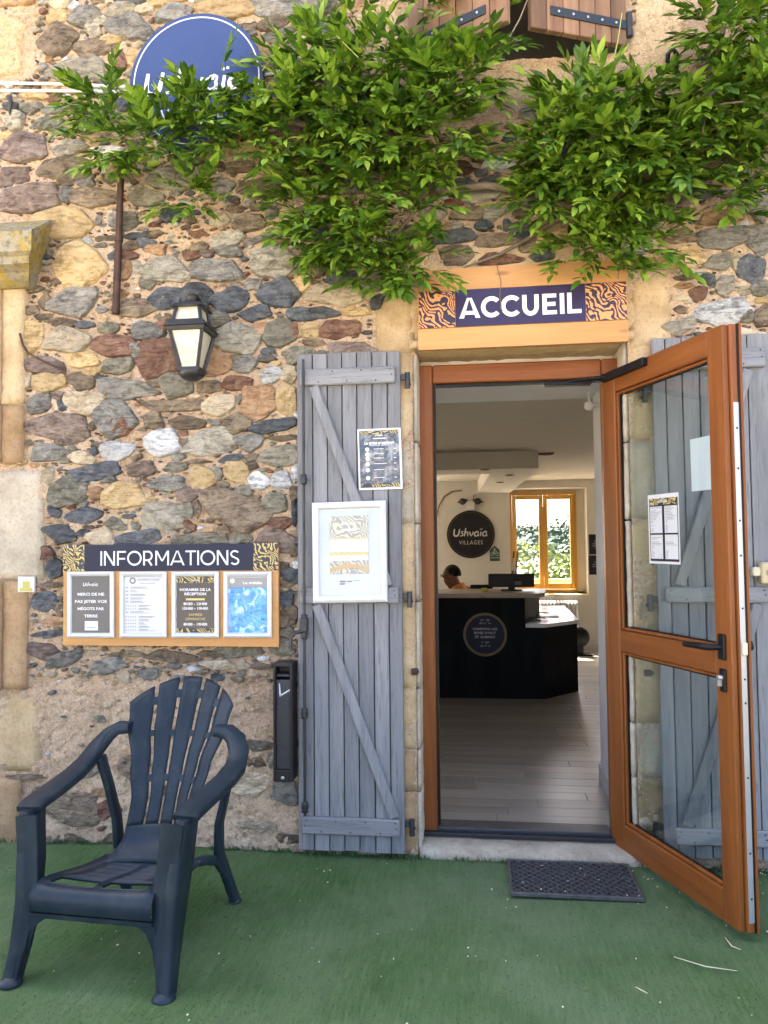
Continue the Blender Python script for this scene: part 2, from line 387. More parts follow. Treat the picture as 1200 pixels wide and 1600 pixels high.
def arc(cx, cy, rx, ry, a0, a1, w0, w1, n=10):
    return [(cx+rx*cos(radians(a0+(a1-a0)*i/n)), cy+ry*sin(radians(a0+(a1-a0)*i/n)), w0+(w1-w0)*sin(pi*i/n)) for i in range(n+1)]
def _sh(st, dx): return [[(x+dx+y*.12, y, w) for x, y, w in s_] for s_ in st]
_a = [arc(.30,.28,.26,.27,60,330,.12,.20,14), [(.58,.62,.08),(.52,.35,.15),(.62,.06,.20),(.72,0,.10)], [(.20,.62,.10),(.42,.66,.14),(.58,.58,.12)]]
BRAND = (_sh([[(.02,1.0,.16),(.0,.45,.22)] + arc(.33,.38,.33,.36,190,350,.22,.22,10)[1:] + [(.72,1.0,.15)]], 0)
 + _sh([[(.42,.62,.10),(.22,.66,.14),(.12,.52,.16),(.30,.36,.16),(.44,.22,.16),(.28,.05,.15),(-.02,.02,.08)]], .86)
 + _sh([[(.12,1.12,.14),(.08,.5,.18),(.04,.0,.14)], [(.10,.40,.10),(.30,.62,.16),(.46,.50,.18),(.46,.2,.16),(.50,.0,.10)]], 1.42)
 + _sh([[(.0,.62,.12),(.10,.25,.18),(.22,.02,.16),(.42,.30,.14),(.50,.62,.14)]], 2.12)
 + _sh(_a, 2.74) + _sh([[(.06,.62,.14),(.04,.2,.17),(.12,.0,.12)], [(-.05,.86,.14),(-.03,.98,.12)], [(.16,.90,.14),(.18,1.02,.12)]], 3.58) + _sh(_a, 3.86))
BRANDW = 4.75
def brand(sh, mb, cx, cy, width, d=.0015):   # centre in metres from top-left
    sc = width/BRANDW; sh.brush(mb, cx-width/2, cy+.5*sc, BRAND, sc, d)

# ------------------------------------------------------------------ ground
LIT_CENTRE = (.15, -1.75, 0)
def ground():
    t = NT('pale_gravel', .95, 0, .2); v = t.vec(); n = t.noise(v, 3, 8, .7); t.color(t.ramp(n, [(.35, (.30,.26,.20)), (.65, (.46,.41,.33))])); t.bump(t.noise(v, 60, 4), .5, .01)
    struct(MB().add([(-400,-400,-.02),(400,-400,-.02),(400,400,-.02),(-400,400,-.02)], [(0,1,2,3)]).build('ground', t.m))
    t = NT('turf_green', .95, 0, .12); v = t.vec((1,.10,1)); vv = t.vec()
    n = t.noise(v, 90, 5, .7); m = t.noise(vv, 1.1, 4, .6); f = t.noise(vv, 260, 2, .6)
    c = t.ramp(n, [(.30, (.040,.080,.025)), (.55, (.062,.118,.038)), (.78, (.098,.165,.062))])
    c = t.mix(t.ramp(m, [(.40, 0.0), (.62, .55)]), c, (.145,.185,.105)); c = t.mix(t.ramp(t.noise(vv, 3.3, 6, .7), [(.52, 0.0), (.70, .35)]), c, (.05,.075,.035))
    # paler foreground painted into the turf, for brighter light away from the wall
    gr = t.N('ShaderNodeVectorMath', operation='DISTANCE'); t.l.new(vv, gr.inputs[0]); gr.inputs[1].default_value = LIT_CENTRE
    lit_d = t.math('ADD', gr.outputs['Value'], t.math('MULTIPLY', t.math('SUBTRACT', t.noise(vv, 1.6, 6, .65), .5), 1.5))
    c = t.mix(t.ramp(lit_d, [(.35, .62), (.85, .0)]), c, (.120,.175,.095))
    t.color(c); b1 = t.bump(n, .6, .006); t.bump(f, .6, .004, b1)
    nx, ny = 90, 60; V = []; F = []
    for j in range(ny+1):
        for i in range(nx+1):
            x = -5+9.5*i/nx; y = -5.5+5.6*j/ny; V.append((x, y, .004*sin(x*3.1+y*2)+.003*sin(y*5.3-x*1.7)))
    for j in range(ny):
        for i in range(nx): a = j*(nx+1)+i; F.append((a, a+1, a+nx+2, a+nx+1))
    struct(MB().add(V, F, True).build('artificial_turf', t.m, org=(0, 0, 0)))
    # pile: short fibres standing out of the carpet
    r = random.Random(3); V = []; F = []
    for k in range(60000):
        y = -2.3*r.random()**.9+.0; x = r.uniform(-2.2, 1.5); h = r.uniform(.003,.0065); w = .0016; a = r.uniform(-.6,.6)
        z = .004*sin(x*3.1+y*2)+.003*sin(y*5.3-x*1.7)-.001
        dx, dy = cos(a)*w, sin(a)*w; lx, ly = r.uniform(-.004,.004), r.uniform(-.012,.002); i = len(V)
        V += [(x-dx, y-dy, z), (x+dx, y+dy, z), (x+lx, y+ly, z+h)]; F.append((i, i+1, i+2))
    for k in range(5200):     # taller frayed fibres and dirt where the carpet meets the wall
        x = r.uniform(-2.4, 1.6); y = -.004-abs(r.gauss(0, .012))-.012*sin(x*23)*sin(x*7); h = r.uniform(.010,.030)*(1 if sin(x*17+1)+sin(x*41) > -.5 else .5); w = .0022; a = r.uniform(0, pi); i = len(V)
        V += [(x-cos(a)*w, y-sin(a)*w, 0), (x+cos(a)*w, y+sin(a)*w, 0), (x+r.uniform(-.010,.010), y+r.uniform(-.014,.004), h)]; F.append((i, i+1, i+2))
    t2 = NT('turf_fibre', .8, 0, .2); t2.color(t2.ramp(t2.rand(), [(.0, (.062,.112,.042)), (.6, (.078,.130,.050)), (1.0, (.12,.18,.08))]))
    stuff(tag(MB().add(V, F).build('turf_pile', t2.m), 'short green carpet fibres of the artificial turf', 'turf'))
    V = []; F = []
    for k in range(260):      # fallen petals and crumbs
        if k % 9 == 0: x, y = r.gauss(1.13, .06), -.03-abs(r.gauss(0, .05))
        elif r.random() < .30: x, y = r.uniform(.3, 1.5), -.25*abs(r.gauss(0, .8))-.02
        else: x, y = r.uniform(-2.2, 1.5), r.uniform(-2.1, -.03)
        s_ = r.uniform(.0022,.0065); e = s_*r.uniform(.3,.8); a = r.uniform(0, pi); z = .013; i = len(V)
        ca, sa = cos(a), sin(a)
        for (u, w_, h) in ((-s_,0,0),(0,-e,.002),(s_,0,.001),(0,e,.004)): V.append((x+u*ca-w_*sa, y+u*sa+w_*ca, z+h))
        F.append((i, i+1, i+2, i+3))
    stuff(tag(MB().add(V, F).build('fallen_petals', plain('dry_petal', (.68,.60,.44), .8)), 'tiny pale petals and crumbs scattered over the turf', 'petals'))
    tw = plain('dry_twig', (.62,.54,.38), .8)
    for (p0, p1, pm, lab) in (((1053,1495),(1152,1517),(1102,1510),'long straight pale straw lying on the turf near the door corner'),
                              ((993,1542),(1012,1552),(1002,1547),'short pale straw on the turf at the bottom right'),
                              ((1133,1465),(1158,1484),(1143,1478),'small curved straw on the turf beside the open door')):
        q = [atz(*p, .017) for p in (p0, pm, p1)]
        tag(MB().tube(q, [.0012,.0019,.0008], 5).build('straw', tw), lab, 'straw')
ground()

# ------------------------------------------------------------------ building shell
FZ = .02                                   # inside floor level
DX0, DX1, DZ1 = -.272, .622, 2.219           # stone door opening
UX0, UX1, UZ0 = -.283, .656, 3.52            # upper window opening (sill height)
UZ1 = 5.0
BLD = thing('stone_house', 'old rubble stone house front with lime mortar and dressed sandstone blocks around the door', 'house', (0, 0, 0))
# masonry body behind the facing, split round the openings
core = MB(); Y0, Y1 = .035, .95
core.box(-6, DX0-.06, Y0, Y1, 0, 2.6); core.box(DX1+.06, 6, Y0, Y1, 0, 2.6)
core.box(-6, UX0-.05, Y0, Y1, 2.6, 5.2); core.box(UX1+.05, 6, Y0, Y1, 2.6, 5.2)
core.box(UX0-.05, UX1+.05, Y0, Y1, 2.6, UZ0-.03); core.box(-6, 6, Y0, Y1, 5.2, 7.4)
core.box(DX0-.06, DX1+.06, .26, Y1, 2.21, 2.6)
core.build('wall_core', M_PLW, BLD)
sh = MB(); sh.box(-6.4,-6,0,1,0,7.4); sh.box(-6.4,-6,1,8,2.6,7.4); sh.box(6,6.4,0,8,0,7.4); sh.box(-6,6,.95,7.6,2.32,2.6); sh.box(-6.4,6.4,.0,8,7.4,7.6)
sh.box(-6,6,7.25,7.6,2.6,7.4); sh.box(-.6,1.0,1.6,1.7,2.6,5.2)
sh.build('wall_shell', M_PLW, BLD)
_r = np.random.RandomState(5)
def vnoise(x, y, s, seed=0):
    x = x*s+seed*17.3; y = y*s+seed*9.1; xi = np.floor(x).astype(int); yi = np.floor(y).astype(int); fx = x-xi; fy = y-yi
    fx = fx*fx*(3-2*fx); fy = fy*fy*(3-2*fy)
    def h(a, b): v = np.sin(a*127.1+b*311.7+seed*74.7)*43758.5453; return v-np.floor(v)
    return (h(xi,yi)*(1-fx)+h(xi+1,yi)*fx)*(1-fy)+(h(xi,yi+1)*(1-fx)+h(xi+1,yi+1)*fx)*fy
def grid_sheet(x0, x1, z0, z1, st, skip, hfun, flip=False):
    nx, nz = int((x1-x0)/st), int((z1-z0)/st); xs = np.linspace(x0, x1, nx+1); zs = np.linspace(z0, z1, nz+1)
    X, Z = np.meshgrid(xs, zs); Y = hfun(X, Z); V = np.stack([X, Y, Z], -1).reshape(-1, 3)
    F = []
    cx = (xs[:-1]+xs[1:])/2; cz = (zs[:-1]+zs[1:])/2
    for j in range(nz):
        for i in range(nx):
            if not skip(cx[i], cz[j]):
                a = j*(nx+1)+i; F.append((a, a+1, a+nx+2, a+nx+1))
    return V.tolist(), F
def openings(x, z): return (DX0-.02 < x < DX1+.02 and z < DZ1+.02) or (UX0 < x < UX1 and UZ0-.01 < z < UZ1)

# ---- stones, digitised in photograph order: centre x, centre y, width, height, tilt, kind
ST = """5 2 130 20 0 O;97 8 34 24 0 B;95 27 38 18 0 T;134 27 46 33 0 G;190 17 48 22 4 N;208 -2 62 20 0 D;227 15 32 15 0 B;202 45 70 38 -6 G;151 38 36 13 18 L;92 64 60 52 0 K;150 52 22 15 0 L;150 77 64 26 0 K;125 110 94 36 2 L;68 105 15 13 0 G;188 97 20 40 8 R;210 92 24 32 0 T;178 64 34 16 0 T;155 3 20 10 0 K;115 10 22 12 0 W;
40 234 76 48 6 P;25 192 32 26 0 L;75 193 50 20 4 N;12 214 26 12 0 T;110 234 56 24 8 L;104 263 98 38 -2 K;25 277 52 32 0 P;45 313 98 44 2 P;106 305 24 26 0 G;150 311 76 34 0 K;110 286 36 9 4 K;136 288 24 13 0 G;95 352 110 48 0 T;156 346 11 18 -20 G;205 346 22 27 0 N;230 311 56 26 0 N;146 222 26 18 0 T;140 255 24 18 0 B;20 168 26 14 0 D;86 172 40 14 0 G;55 150 44 14 0 T;
178 345 20 26 0 G;196 352 24 24 -20 N;212 370 42 11 0 D;229 381 32 19 -14 D;246 391 34 17 0 O;205 401 28 16 0 R;198 422 24 32 0 O;214 418 20 22 0 L;206 385 30 15 0 K;168 373 40 9 3 K;104 383 32 9 4 K;128 418 82 64 0 T;232 441 30 22 -6 N;118 473 72 47 2 G;73 474 22 26 0 K;48 485 28 15 0 K;70 496 26 11 0 K;102 507 42 12 0 K;134 508 32 13 0 D;170 513 38 18 0 N;215 482 64 33 0 K;262 467 56 40 10 D;262 422 66 41 -4 L;56 452 30 12 0 K;88 440 20 10 0 K;
308 462 54 44 -6 D;362 469 60 39 0 D;438 459 74 42 -4 D;337 424 82 37 0 G;427 410 78 52 -6 L;395 445 28 20 0 G;268 338 36 24 0 D;345 345 34 26 0 B;392 349 56 30 4 K;425 334 26 20 30 L;357 373 58 23 4 L;312 368 28 14 0 R;314 387 32 13 4 K;358 393 44 18 -8 G;300 400 24 17 0 R;408 374 56 11 14 G;361 312 24 11 0 G;368 328 32 11 0 K;405 325 24 10 0 K;300 346 16 15 0 K;424 294 92 38 4 K;351 293 32 28 10 G;276 281 94 36 0 N;340 262 28 20 0 K;300 250 46 26 0 K;378 262 50 20 0 K;240 366 30 12 0 K;
48 526 48 46 0 T;108 534 80 42 0 B;95 503 40 10 0 K;70 572 78 30 -10 P;130 564 52 26 0 T;182 541 78 38 -4 R;216 549 22 26 0 G;230 519 50 29 0 G;252 512 22 20 0 R;250 560 72 60 10 R;185 573 52 27 0 N;80 597 56 33 4 T;131 595 42 32 0 K;157 591 16 11 0 D;145 581 32 12 0 T;196 608 90 30 -5 G;240 600 28 15 0 K;62 631 40 34 10 G;134 631 58 40 -6 B;102 632 22 18 10 D;92 618 24 12 0 P;181 655 66 62 0 G;184 666 56 34 0 R;92 667 100 42 0 P;240 658 30 28 0 K;145 665 12 16 0 K;273 635 98 20 -2 K;40 598 20 22 0 B;
340 499 36 30 0 N;401 490 50 23 0 D;371 528 86 46 -2 L;436 522 54 48 -8 N;465 491 40 21 0 D;330 570 62 44 2 O;384 570 38 32 8 G;369 562 20 20 0 K;420 549 24 9 -6 D;417 560 26 15 0 G;424 586 38 28 8 W;452 584 26 28 0 B;460 556 36 30 0 N;277 603 54 38 4 N;326 604 42 22 0 K;373 599 50 26 0 R;342 634 62 36 4 B;405 626 58 52 0 O;449 626 36 54 0 T;376 624 9 14 0 N;408 515 20 22 0 O;
76 707 50 32 4 G;102 714 20 24 -30 N;183 704 54 33 -2 W;130 715 36 24 0 B;150 737 90 25 4 D;221 733 50 28 2 P;253 694 60 46 0 W;77 744 20 28 0 B;104 768 54 46 0 N;150 770 30 24 0 O;192 775 66 48 2 T;235 779 17 15 0 T;133 806 56 26 6 D;86 800 26 17 -30 D;182 819 34 18 -18 N;213 822 15 12 -30 N;202 807 22 8 0 D;97 834 52 30 -12 D;133 833 24 12 0 D;160 841 42 30 0 B;218 842 78 27 4 D;130 764 14 11 0 N;155 695 22 8 0 K;121 686 28 11 -8 K;148 706 13 12 20 D;95 690 18 12 0 K;35 722 18 9 0 T;44 692 18 8 0 K;110 690 30 11 0 P;
292 661 64 24 -4 K;335 660 21 9 -10 G;369 662 42 32 0 K;429 665 74 23 8 D;323 693 82 42 8 L;391 692 42 27 -4 G;445 685 50 11 0 K;440 713 70 38 0 N;363 716 44 13 10 D;393 715 22 11 0 K;279 713 21 17 20 G;276 730 38 17 0 N;310 721 38 7 0 K;316 747 46 36 0 T;371 737 44 32 -10 T;340 741 20 19 0 L;348 757 20 10 -16 K;393 728 19 14 0 K;405 752 34 32 0 W;440 752 34 32 0 W;384 766 32 18 0 N;265 755 56 26 2 G;296 772 40 22 4 P;432 787 42 34 -4 N;254 806 66 50 0 L;294 797 21 27 0 N;367 797 104 52 -20 K;436 817 46 19 -8 R;462 741 14 30 0 W;297 821 19 13 -20 R;286 694 18 20 0 K;395 778 26 8 0 K;310 797 12 26 0 K;286 677 18 9 0 R;
310 845 98 22 0 N;375 841 34 20 0 N;427 845 56 40 0 P;461 770 16 24 0 K;462 800 12 40 0 D;440 884 24 12 0 K;456 898 30 24 0 D;449 938 22 30 0 D;450 964 34 32 0 K;448 912 26 12 0 K;443 985 30 18 0 N;460 860 20 20 0 K;
75 866 22 24 0 R;86 888 30 34 0 D;84 914 50 9 4 K;70 941 46 34 -4 D;96 952 14 24 0 K;86 970 40 15 0 O;76 991 58 13 4 D;71 1017 52 28 -4 P;104 1030 66 22 18 G;53 1039 16 9 14 K;168 1040 54 24 0 G;232 1053 36 18 0 G;270 1026 84 20 -4 K;372 1018 84 18 0 N;342 1038 52 18 0 B;410 1041 36 10 0 K;440 1012 44 30 0 N;330 1022 40 12 0 K;200 1022 60 10 0 K;
142 1198 56 24 18 N;118 1262 80 52 4 K;205 1196 34 40 0 K;168 1265 36 28 0 R;160 1238 30 16 0 O;405 1165 54 17 0 N;396 1189 40 19 -6 K;441 1190 50 37 0 L;446 1238 44 36 -10 G;385 1225 70 40 0 B;330 1240 40 30 0 B;60 1240 16 20 60 K;100 1310 60 14 0 K;44 1213 60 6 0 K;460 1160 20 12 0 R;400 1290 60 20 0 B;190 1310 60 14 0 K;452 1310 36 18 0 K;95 1225 30 16 0 K;168 1100 18 8 0 B;
472 444 32 23 0 T;525 462 104 34 -4 B;584 442 54 34 0 L;589 472 20 30 -35 D;490 491 76 21 4 D;555 488 44 15 0 T;533 513 68 29 -2 R;486 517 34 28 0 T;491 536 38 11 -6 K;546 546 76 24 0 P;470 551 54 22 0 N;540 436 60 24 0 D;486 424 50 20 0 K;460 517 14 24 0 R;
721 293 52 25 2 D;763 288 32 19 -4 D;716 264 50 26 0 R;676 334 48 27 -4 L;730 335 58 21 4 K;707 318 32 13 0 R;770 332 46 20 0 L;748 309 74 18 2 L;694 357 23 13 4 O;714 353 22 11 0 L;756 354 30 19 0 D;710 372 72 22 2 D;776 376 78 26 -4 K;812 362 36 28 -20 D;832 386 46 20 0 K;716 400 54 36 0 K;780 406 66 20 0 R;846 402 44 16 0 D;862 373 54 44 0 T;792 352 14 18 0 D;780 258 52 24 0 W;800 285 24 16 0 W;
1002 335 56 15 0 D;1128 340 76 24 -2 O;1063 371 54 25 0 K;1128 373 88 38 -2 G;1060 405 80 34 0 T;1122 411 42 30 0 L;1148 410 13 26 6 B;1187 378 44 34 0 G;1184 324 34 52 0 L;1172 422 52 46 10 D;1070 435 34 11 0 K;1104 438 28 17 -8 D;1132 447 30 32 -6 L;1090 460 32 26 -14 R;1126 489 92 40 4 W;1062 485 20 14 -30 K;1062 510 50 24 10 L;1190 497 34 34 0 K;1166 496 24 20 30 N;984 395 50 22 0 G;1188 452 34 26 20 N;1056 340 40 14 0 K;1176 290 40 20 0 N;1100 300 60 24 0 D;1030 360 30 20 0 B;
432 9 92 40 0 G;508 8 64 28 0 N;562 5 54 18 2 O;352 16 96 44 0 T;388 46 28 18 0 K;428 40 52 23 3 K;484 35 48 20 5 K;436 59 52 22 6 N;500 53 42 26 2 G;410 92 26 50 -10 T;452 92 46 44 0 G;394 54 16 10 0 G;533 82 30 34 0 B;272 22 58 30 4 G;262 2 60 14 0 T;516 78 30 20 0 K;570 60 40 34 0 B;560 140 60 30 0 K;620 160 60 30 0 N;560 180 70 30 0 G;640 200 60 30 0 K;480 160 50 30 0 L;530 215 60 26 0 K;600 240 60 28 0 N;680 160 60 40 0 K;720 220 60 30 0 K;490 270 70 30 0 K;560 290 70 34 0 N;630 300 60 40 0 K;500 330 60 34 0 G;570 350 70 30 0 K;640 370 60 30 0 K;520 390 60 30 0 D;600 400 60 30 0 K;840 180 60 26 0 L;900 200 70 30 0 K;960 190 60 36 0 N;1020 210 60 30 0 K;880 240 60 30 0 D;950 250 70 34 0 K;1040 260 60 36 0 N;860 290 60 30 0 K;930 300 70 34 0 K;1080 190 50 34 0 K;1130 150 60 36 0 G;1180 200 50 30 0 N;1150 240 60 30 0 K;1170 100 60 40 0 B;1110 100 46 30 0 K"""
stones = []
for q in ST.replace('\n', '').split(';'):
    if q.strip():
        a = q.split(); x, y, w, h, r_ = map(float, a[:5]); P = at(x, y); P2 = at(x+w/2, y); P1 = at(x-w/2, y); Q2 = at(x, y+h/2); Q1 = at(x, y-h/2)
        stones.append([P.x, P.z, abs(P2.x-P1.x), abs(Q1.z-Q2.z), radians(r_+.5), a[5], True])
# occupancy grid for filling the rest of the wall with smaller stones
RES = .008; GX0, GX1, GZ0, GZ1 = -3.0, 1.9, 0.0, 4.35
NX, NZ = int((GX1-GX0)/RES), int((GZ1-GZ0)/RES); OC = np.zeros((NZ, NX), bool)
gx = GX0+(np.arange(NX)+.5)*RES; gz = GZ0+(np.arange(NZ)+.5)*RES; GXX, GZZ = np.meshgrid(gx, gz)
def fp(x, z, w, h, r_, m):
    R_ = max(w, h)/2+m+.01; i0, i1 = max(0, int((x-R_-GX0)/RES)), min(NX, int((x+R_-GX0)/RES)+1); j0, j1 = max(0, int((z-R_-GZ0)/RES)), min(NZ, int((z+R_-GZ0)/RES)+1)
    X, Z = GXX[j0:j1, i0:i1]-x, GZZ[j0:j1, i0:i1]-z; u = X*cos(r_)+Z*sin(r_); v = -X*sin(r_)+Z*cos(r_)
    return (slice(j0, j1), slice(i0, i1)), (np.abs(u)/(w/2+m))**2.6+(np.abs(v)/(h/2+m))**2.6 < 1
def pxrect(x0, x1, y0, y1):
    a, b = at(x0, (y0+y1)/2), at(x1, (y0+y1)/2); c, d = at((x0+x1)/2, y0), at((x0+x1)/2, y1); return a.x, b.x, d.z, c.z
PLAS = [pxrect(-60,52,16,130), pxrect(560,645,15,110), (.72,1.12,3.30,4.4), (-.32,.66,3.22,3.53), (DX0-.16,DX0,-.1,2.3), (DX1,DX1+.14,-.1,2.3), (DX0,DX1,2.2,2.72),
        pxrect(585,655,462,560), pxrect(980,1048,425,545), pxrect(-80,44,340,760), pxrect(-80,72,735,908), pxrect(-80,44,905,1340), pxrect(-80,66,1080,1206)]
OPEN_ = [(DX0-.03,DX1+.03,-.1,DZ1+.03), (UX0-.02,UX1+.02,UZ0-.03,5)]
for (a, b, c, d) in PLAS+OPEN_: OC |= (GXX > a) & (GXX < b) & (GZZ > c) & (GZZ < d)
LOWZ = WZ(1062, 250)
for s_ in stones: sl_, mk = fp(*s_[:5], -.003); OC[sl_] |= mk
rr = random.Random(11)
kinds = 'GGGDDNNNLLLBBTTKKKKRRPOWW'
for (n_, wlo, whi) in ((3500,.10,.20),(9000,.055,.12),(18000,.026,.06),(30000,.013,.030)):
    for _ in range(n_):
        w = rr.uniform(wlo, whi); h = w*rr.uniform(.34,.66); x = rr.uniform(GX0+.1, GX1-.1); z = rr.uniform(.03, GZ1-.05)
        if z < LOWZ and (rr.random() < .975 or w > .06): continue
        if WX(0) < x < WX(470) and z > LOWZ and z < 3.2 and w > .075: continue
        a = rr.uniform(-.2,.2); sl_, mk = fp(x, z, w, h, a, .002)
        if mk.size and not (OC[sl_] & mk).any():
            OC[sl_] |= mk; stones.append([x, z, w, h, a, rr.choice(kinds), False])
def stone_mesh(mb, w, h, rot, seed, c=(0,0), low=1.0):
    r = random.Random(seed); n = 28 if w > .06 else (16 if w > .03 else 9)
    K = r.randint(4, 7); fk = [2*pi*(k+r.uniform(-.38,.38))/K+r.uniform(0,.4) for k in range(K)]; dk = [r.uniform(.80,1.0) for _ in range(K)]; p = r.uniform(9, 20)
    ph = [r.uniform(0, 6.28) for _ in range(4)]; am = [.02, .018, .014, .01]; kk = [3, 5, 8, 11]
    D = min(.014+.11*h, .030)*r.uniform(.7,1.25)*low; tx, tz = r.uniform(-.45,.45), r.uniform(-.35,.45)
    fc = [(r.uniform(.95,1.35), r.uniform(-1.5,1.5), r.uniform(-1.3,1.5)) for _ in range(4)]
    rings = ((1.08,-.02),(1.02,.004),(.985,.62*D),(.93,.90*D),(.80,.99*D),(.60,D),(.38,D),(.18,D)) if n == 28 else (((1.08,-.015),(1.0,.003),(.93,.8*D),(.6,D),(.3,D)) if n == 16 else ((1.05,-.01),(.95,.5*D),(.5,D)))
    V = []; F = []; cr, sr = cos(rot), sin(rot); sx = r.uniform(0, 50)
    for (q, d) in rings:
        for i in range(n):
            th = 2*pi*i/n; R_ = sum(max(0.0, cos(th-f_))**p/d_**p for f_, d_ in zip(fk, dk))**(-1/p)
            R_ = min(R_, 1.22)*(1+sum(am[j]*sin(kk[j]*th+ph[j]) for j in range(4))+(r.uniform(-.02,.02) if q > .5 else 0))
            u, v = R_*cos(th)*w/2*q, R_*sin(th)*h/2*q
            dd = d
            if d > .005: dd = min(d*(1+tx*u/w+tz*v/h), D*min(f_[0]+f_[1]*u/w+f_[2]*v/h for f_ in fc)+.004)+.0035*(sin(u*61+sx)*cos(v*83+sx)+.6*sin(u*133-v*97+sx))+r.uniform(-1,1)*.0012
            V.append((c[0]+u*cr-v*sr, -dd, c[1]+u*sr+v*cr))
    for j in range(len(rings)-1):
        for i in range(n): a = j*n+i; b = j*n+(i+1) % n; F.append((a, b, b+n, a+n))
    V.append((c[0], -D, c[1])); m = len(V)-1
    for i in range(n): F.append(((len(rings)-1)*n+i, (len(rings)-1)*n+(i+1) % n, m))
    mb.add(V, F, False)
inv = [s_ for s_ in stones if WX(-30) < s_[0] < WX(1230, 400) and 0 < s_[1] < 4.2]
inv.sort(key=lambda s_: -(s_[2]*s_[3]+(10 if s_[6] else 0)))
obj_st = inv[:300]; ids = set(map(id, obj_st))
KN = {'G':'grey','D':'dark','N':'olive','L':'light','B':'cream','T':'ochre','R':'red','P':'purple','K':'brown','O':'orange','W':'white'}
for i, s_ in enumerate(obj_st):
    mb = MB(); stone_mesh(mb, s_[2]*1.05, s_[3]*1.04, s_[4], i, low=(.55 if s_[1] < LOWZ else 1))
    o = mb.build('stone', MST[s_[5]], BLD, local=True); o.location = (s_[0], 0.0, s_[1])
rest = {}
for i, s_ in enumerate(stones):
    if id(s_) not in ids:
        mb = rest.setdefault(s_[5], MB()); stone_mesh(mb, s_[2]*1.12, s_[3]*1.12, s_[4], 1000+i, (s_[0], s_[1]))
for k, mb in rest.items(): stuff(mb.build('small_stones', MST[k], BLD))
# mortar face: bulges, crumbs and recesses, bedded a little around each stone
OCf = OC.astype(float)
for s_ in stones: pass
def mh(X, Z):
    y = (vnoise(X, Z, 3.1, 1)-.5)*.014+(vnoise(X, Z, 11, 2)-.5)*.012+(vnoise(X, Z, 31, 3)-.5)*.010+(vnoise(X, Z, 62, 4)-.5)*.010
    low = np.clip((LOWZ+.1-Z)/.15, 0, 1); return -.002+y
V, F = grid_sheet(-3.6, 2.6, -.05, 4.5, .010, openings, mh)
MB().add(V, F, True).build('mortar', M_MORTAR, BLD)
V, F = grid_sheet(-6, 6, -.05, 7.4, .25, lambda x, z: (-3.5 < x < 2.5 and z < 4.4), lambda X, Z: .006+0*X)
MB().add(V, F, True).build('far_mortar', M_MORTAR, BLD)
# ochre render patches round the upper window
def patch(x0, x1, z0, z1, y=-.012, seed=0):
    def hf(X, Z):
        e = np.minimum(np.minimum(X-x0, x1-X), np.minimum(Z-z0, z1-Z)); e = e-(vnoise(X, Z, 9, seed+5))*.045-(vnoise(X, Z, 30, seed+6))*.02
        return np.where(e < 0, .014, y)+(vnoise(X, Z, 12, seed)-.5)*.006
    V, F = grid_sheet(x0, x1, z0, z1, .014, openings, hf); return V, F
for i, (x0, x1, z0, z1) in enumerate(((WX(548,60), UX0, WZ(118,600), 4.4), (UX0, UX1, WZ(168,850), UZ0), (UX1, WX(1085,60), WZ(135,1040), 4.4), (-3.0, WX(50,60), WZ(132,20), WZ(16,20)))):
    V, F = patch(x0, x1, z0, z1, seed=i+3); MB().add(V, F, True).build('plaster_patch', M_PLAST, BLD)
# ---- dressed sandstone: door surround, quoins, cornice
def block(px0, px1, py0, py1, m, y=-.014, depth=.10, c=.012, name='block'):
    x0, x1, z0, z1 = pxrect(px0, px1, py0, py1)
    return roughblock(x0, x1, z0, z1, m, y, depth, c, name)
def roughblock(x0, x1, z0, z1, m, y=-.014, depth=.10, c=.012, name='block', seed=None):
    r = random.Random(int(x0*977+z0*313)) ; nx = max(2, int((x1-x0)/.035)); nz = max(2, int((z1-z0)/.035)); V = []; F = []
    for j in range(nz+1):
        for i in range(nx+1):
            u, v = i/nx, j/nz; ex = min(u, 1-u)*(x1-x0); ez = min(v, 1-v)*(z1-z0); e = min(ex, ez)
            d = y+(.5*c if e < .001 else 0)+r.uniform(-.0022,.0022)
            V.append((x0+(x1-x0)*u+(r.uniform(-.3,.3)*c if ex < .001 else 0), d, z0+(z1-z0)*v+(r.uniform(-.3,.3)*c if ez < .001 else 0)))
    for j in range(nz):
        for i in range(nx): a = j*(nx+1)+i; F.append((a, a+1, a+nx+2, a+nx+1))
    bd = [i for i in range(nx+1)]+[j*(nx+1)+nx for j in range(1, nz+1)]+[nz*(nx+1)+i for i in range(nx-1, -1, -1)]+[j*(nx+1) for j in range(nz-1, 0, -1)]
    k0 = len(V)
    for b in bd: V.append((V[b][0], y+depth, V[b][2]))
    for i in range(len(bd)): a, b = bd[i], bd[(i+1) % len(bd)]; F.append((b, a, k0+i, k0+(i+1) % len(bd)))
    return MB().add(V, F, True).build(name, m, BLD)
G = .004
jz = [.0] + [WZ(p, 645) for p in (1238, 1172, 1076, 940, 818, 690)] + [2.219]
for i in range(len(jz)-1):
    m = (M_BLK_O, M_BLK_O, M_BLK_T, M_BLK_T, M_BLK_T, M_BLK_B, M_BLK_T)[i % 7]
    roughblock(DX0-.155, DX0-.022, jz[i]+G, jz[i+1]-G, m, -.010, .26, .010); roughblock(DX0-.020, DX0, jz[i]+G, jz[i+1]-G, M_BLK_B, .006, .24, .006)
jz = [.0] + [WZ(p, 990) for p in (1215, 1130, 1000, 812, 690)] + [2.219]
for i in range(len(jz)-1):
    m = (M_BLK_O, M_BLK_B, M_BLK_T, M_BLK_T, M_BLK_B, M_BLK_T)[i % 6]
    roughblock(DX1+.022, DX1+.155, jz[i]+G, jz[i+1]-G, m, -.010, .26, .010); roughblock(DX1, DX1+.020, jz[i]+G, jz[i+1]-G, M_BLK_B, .006, .24, .006)
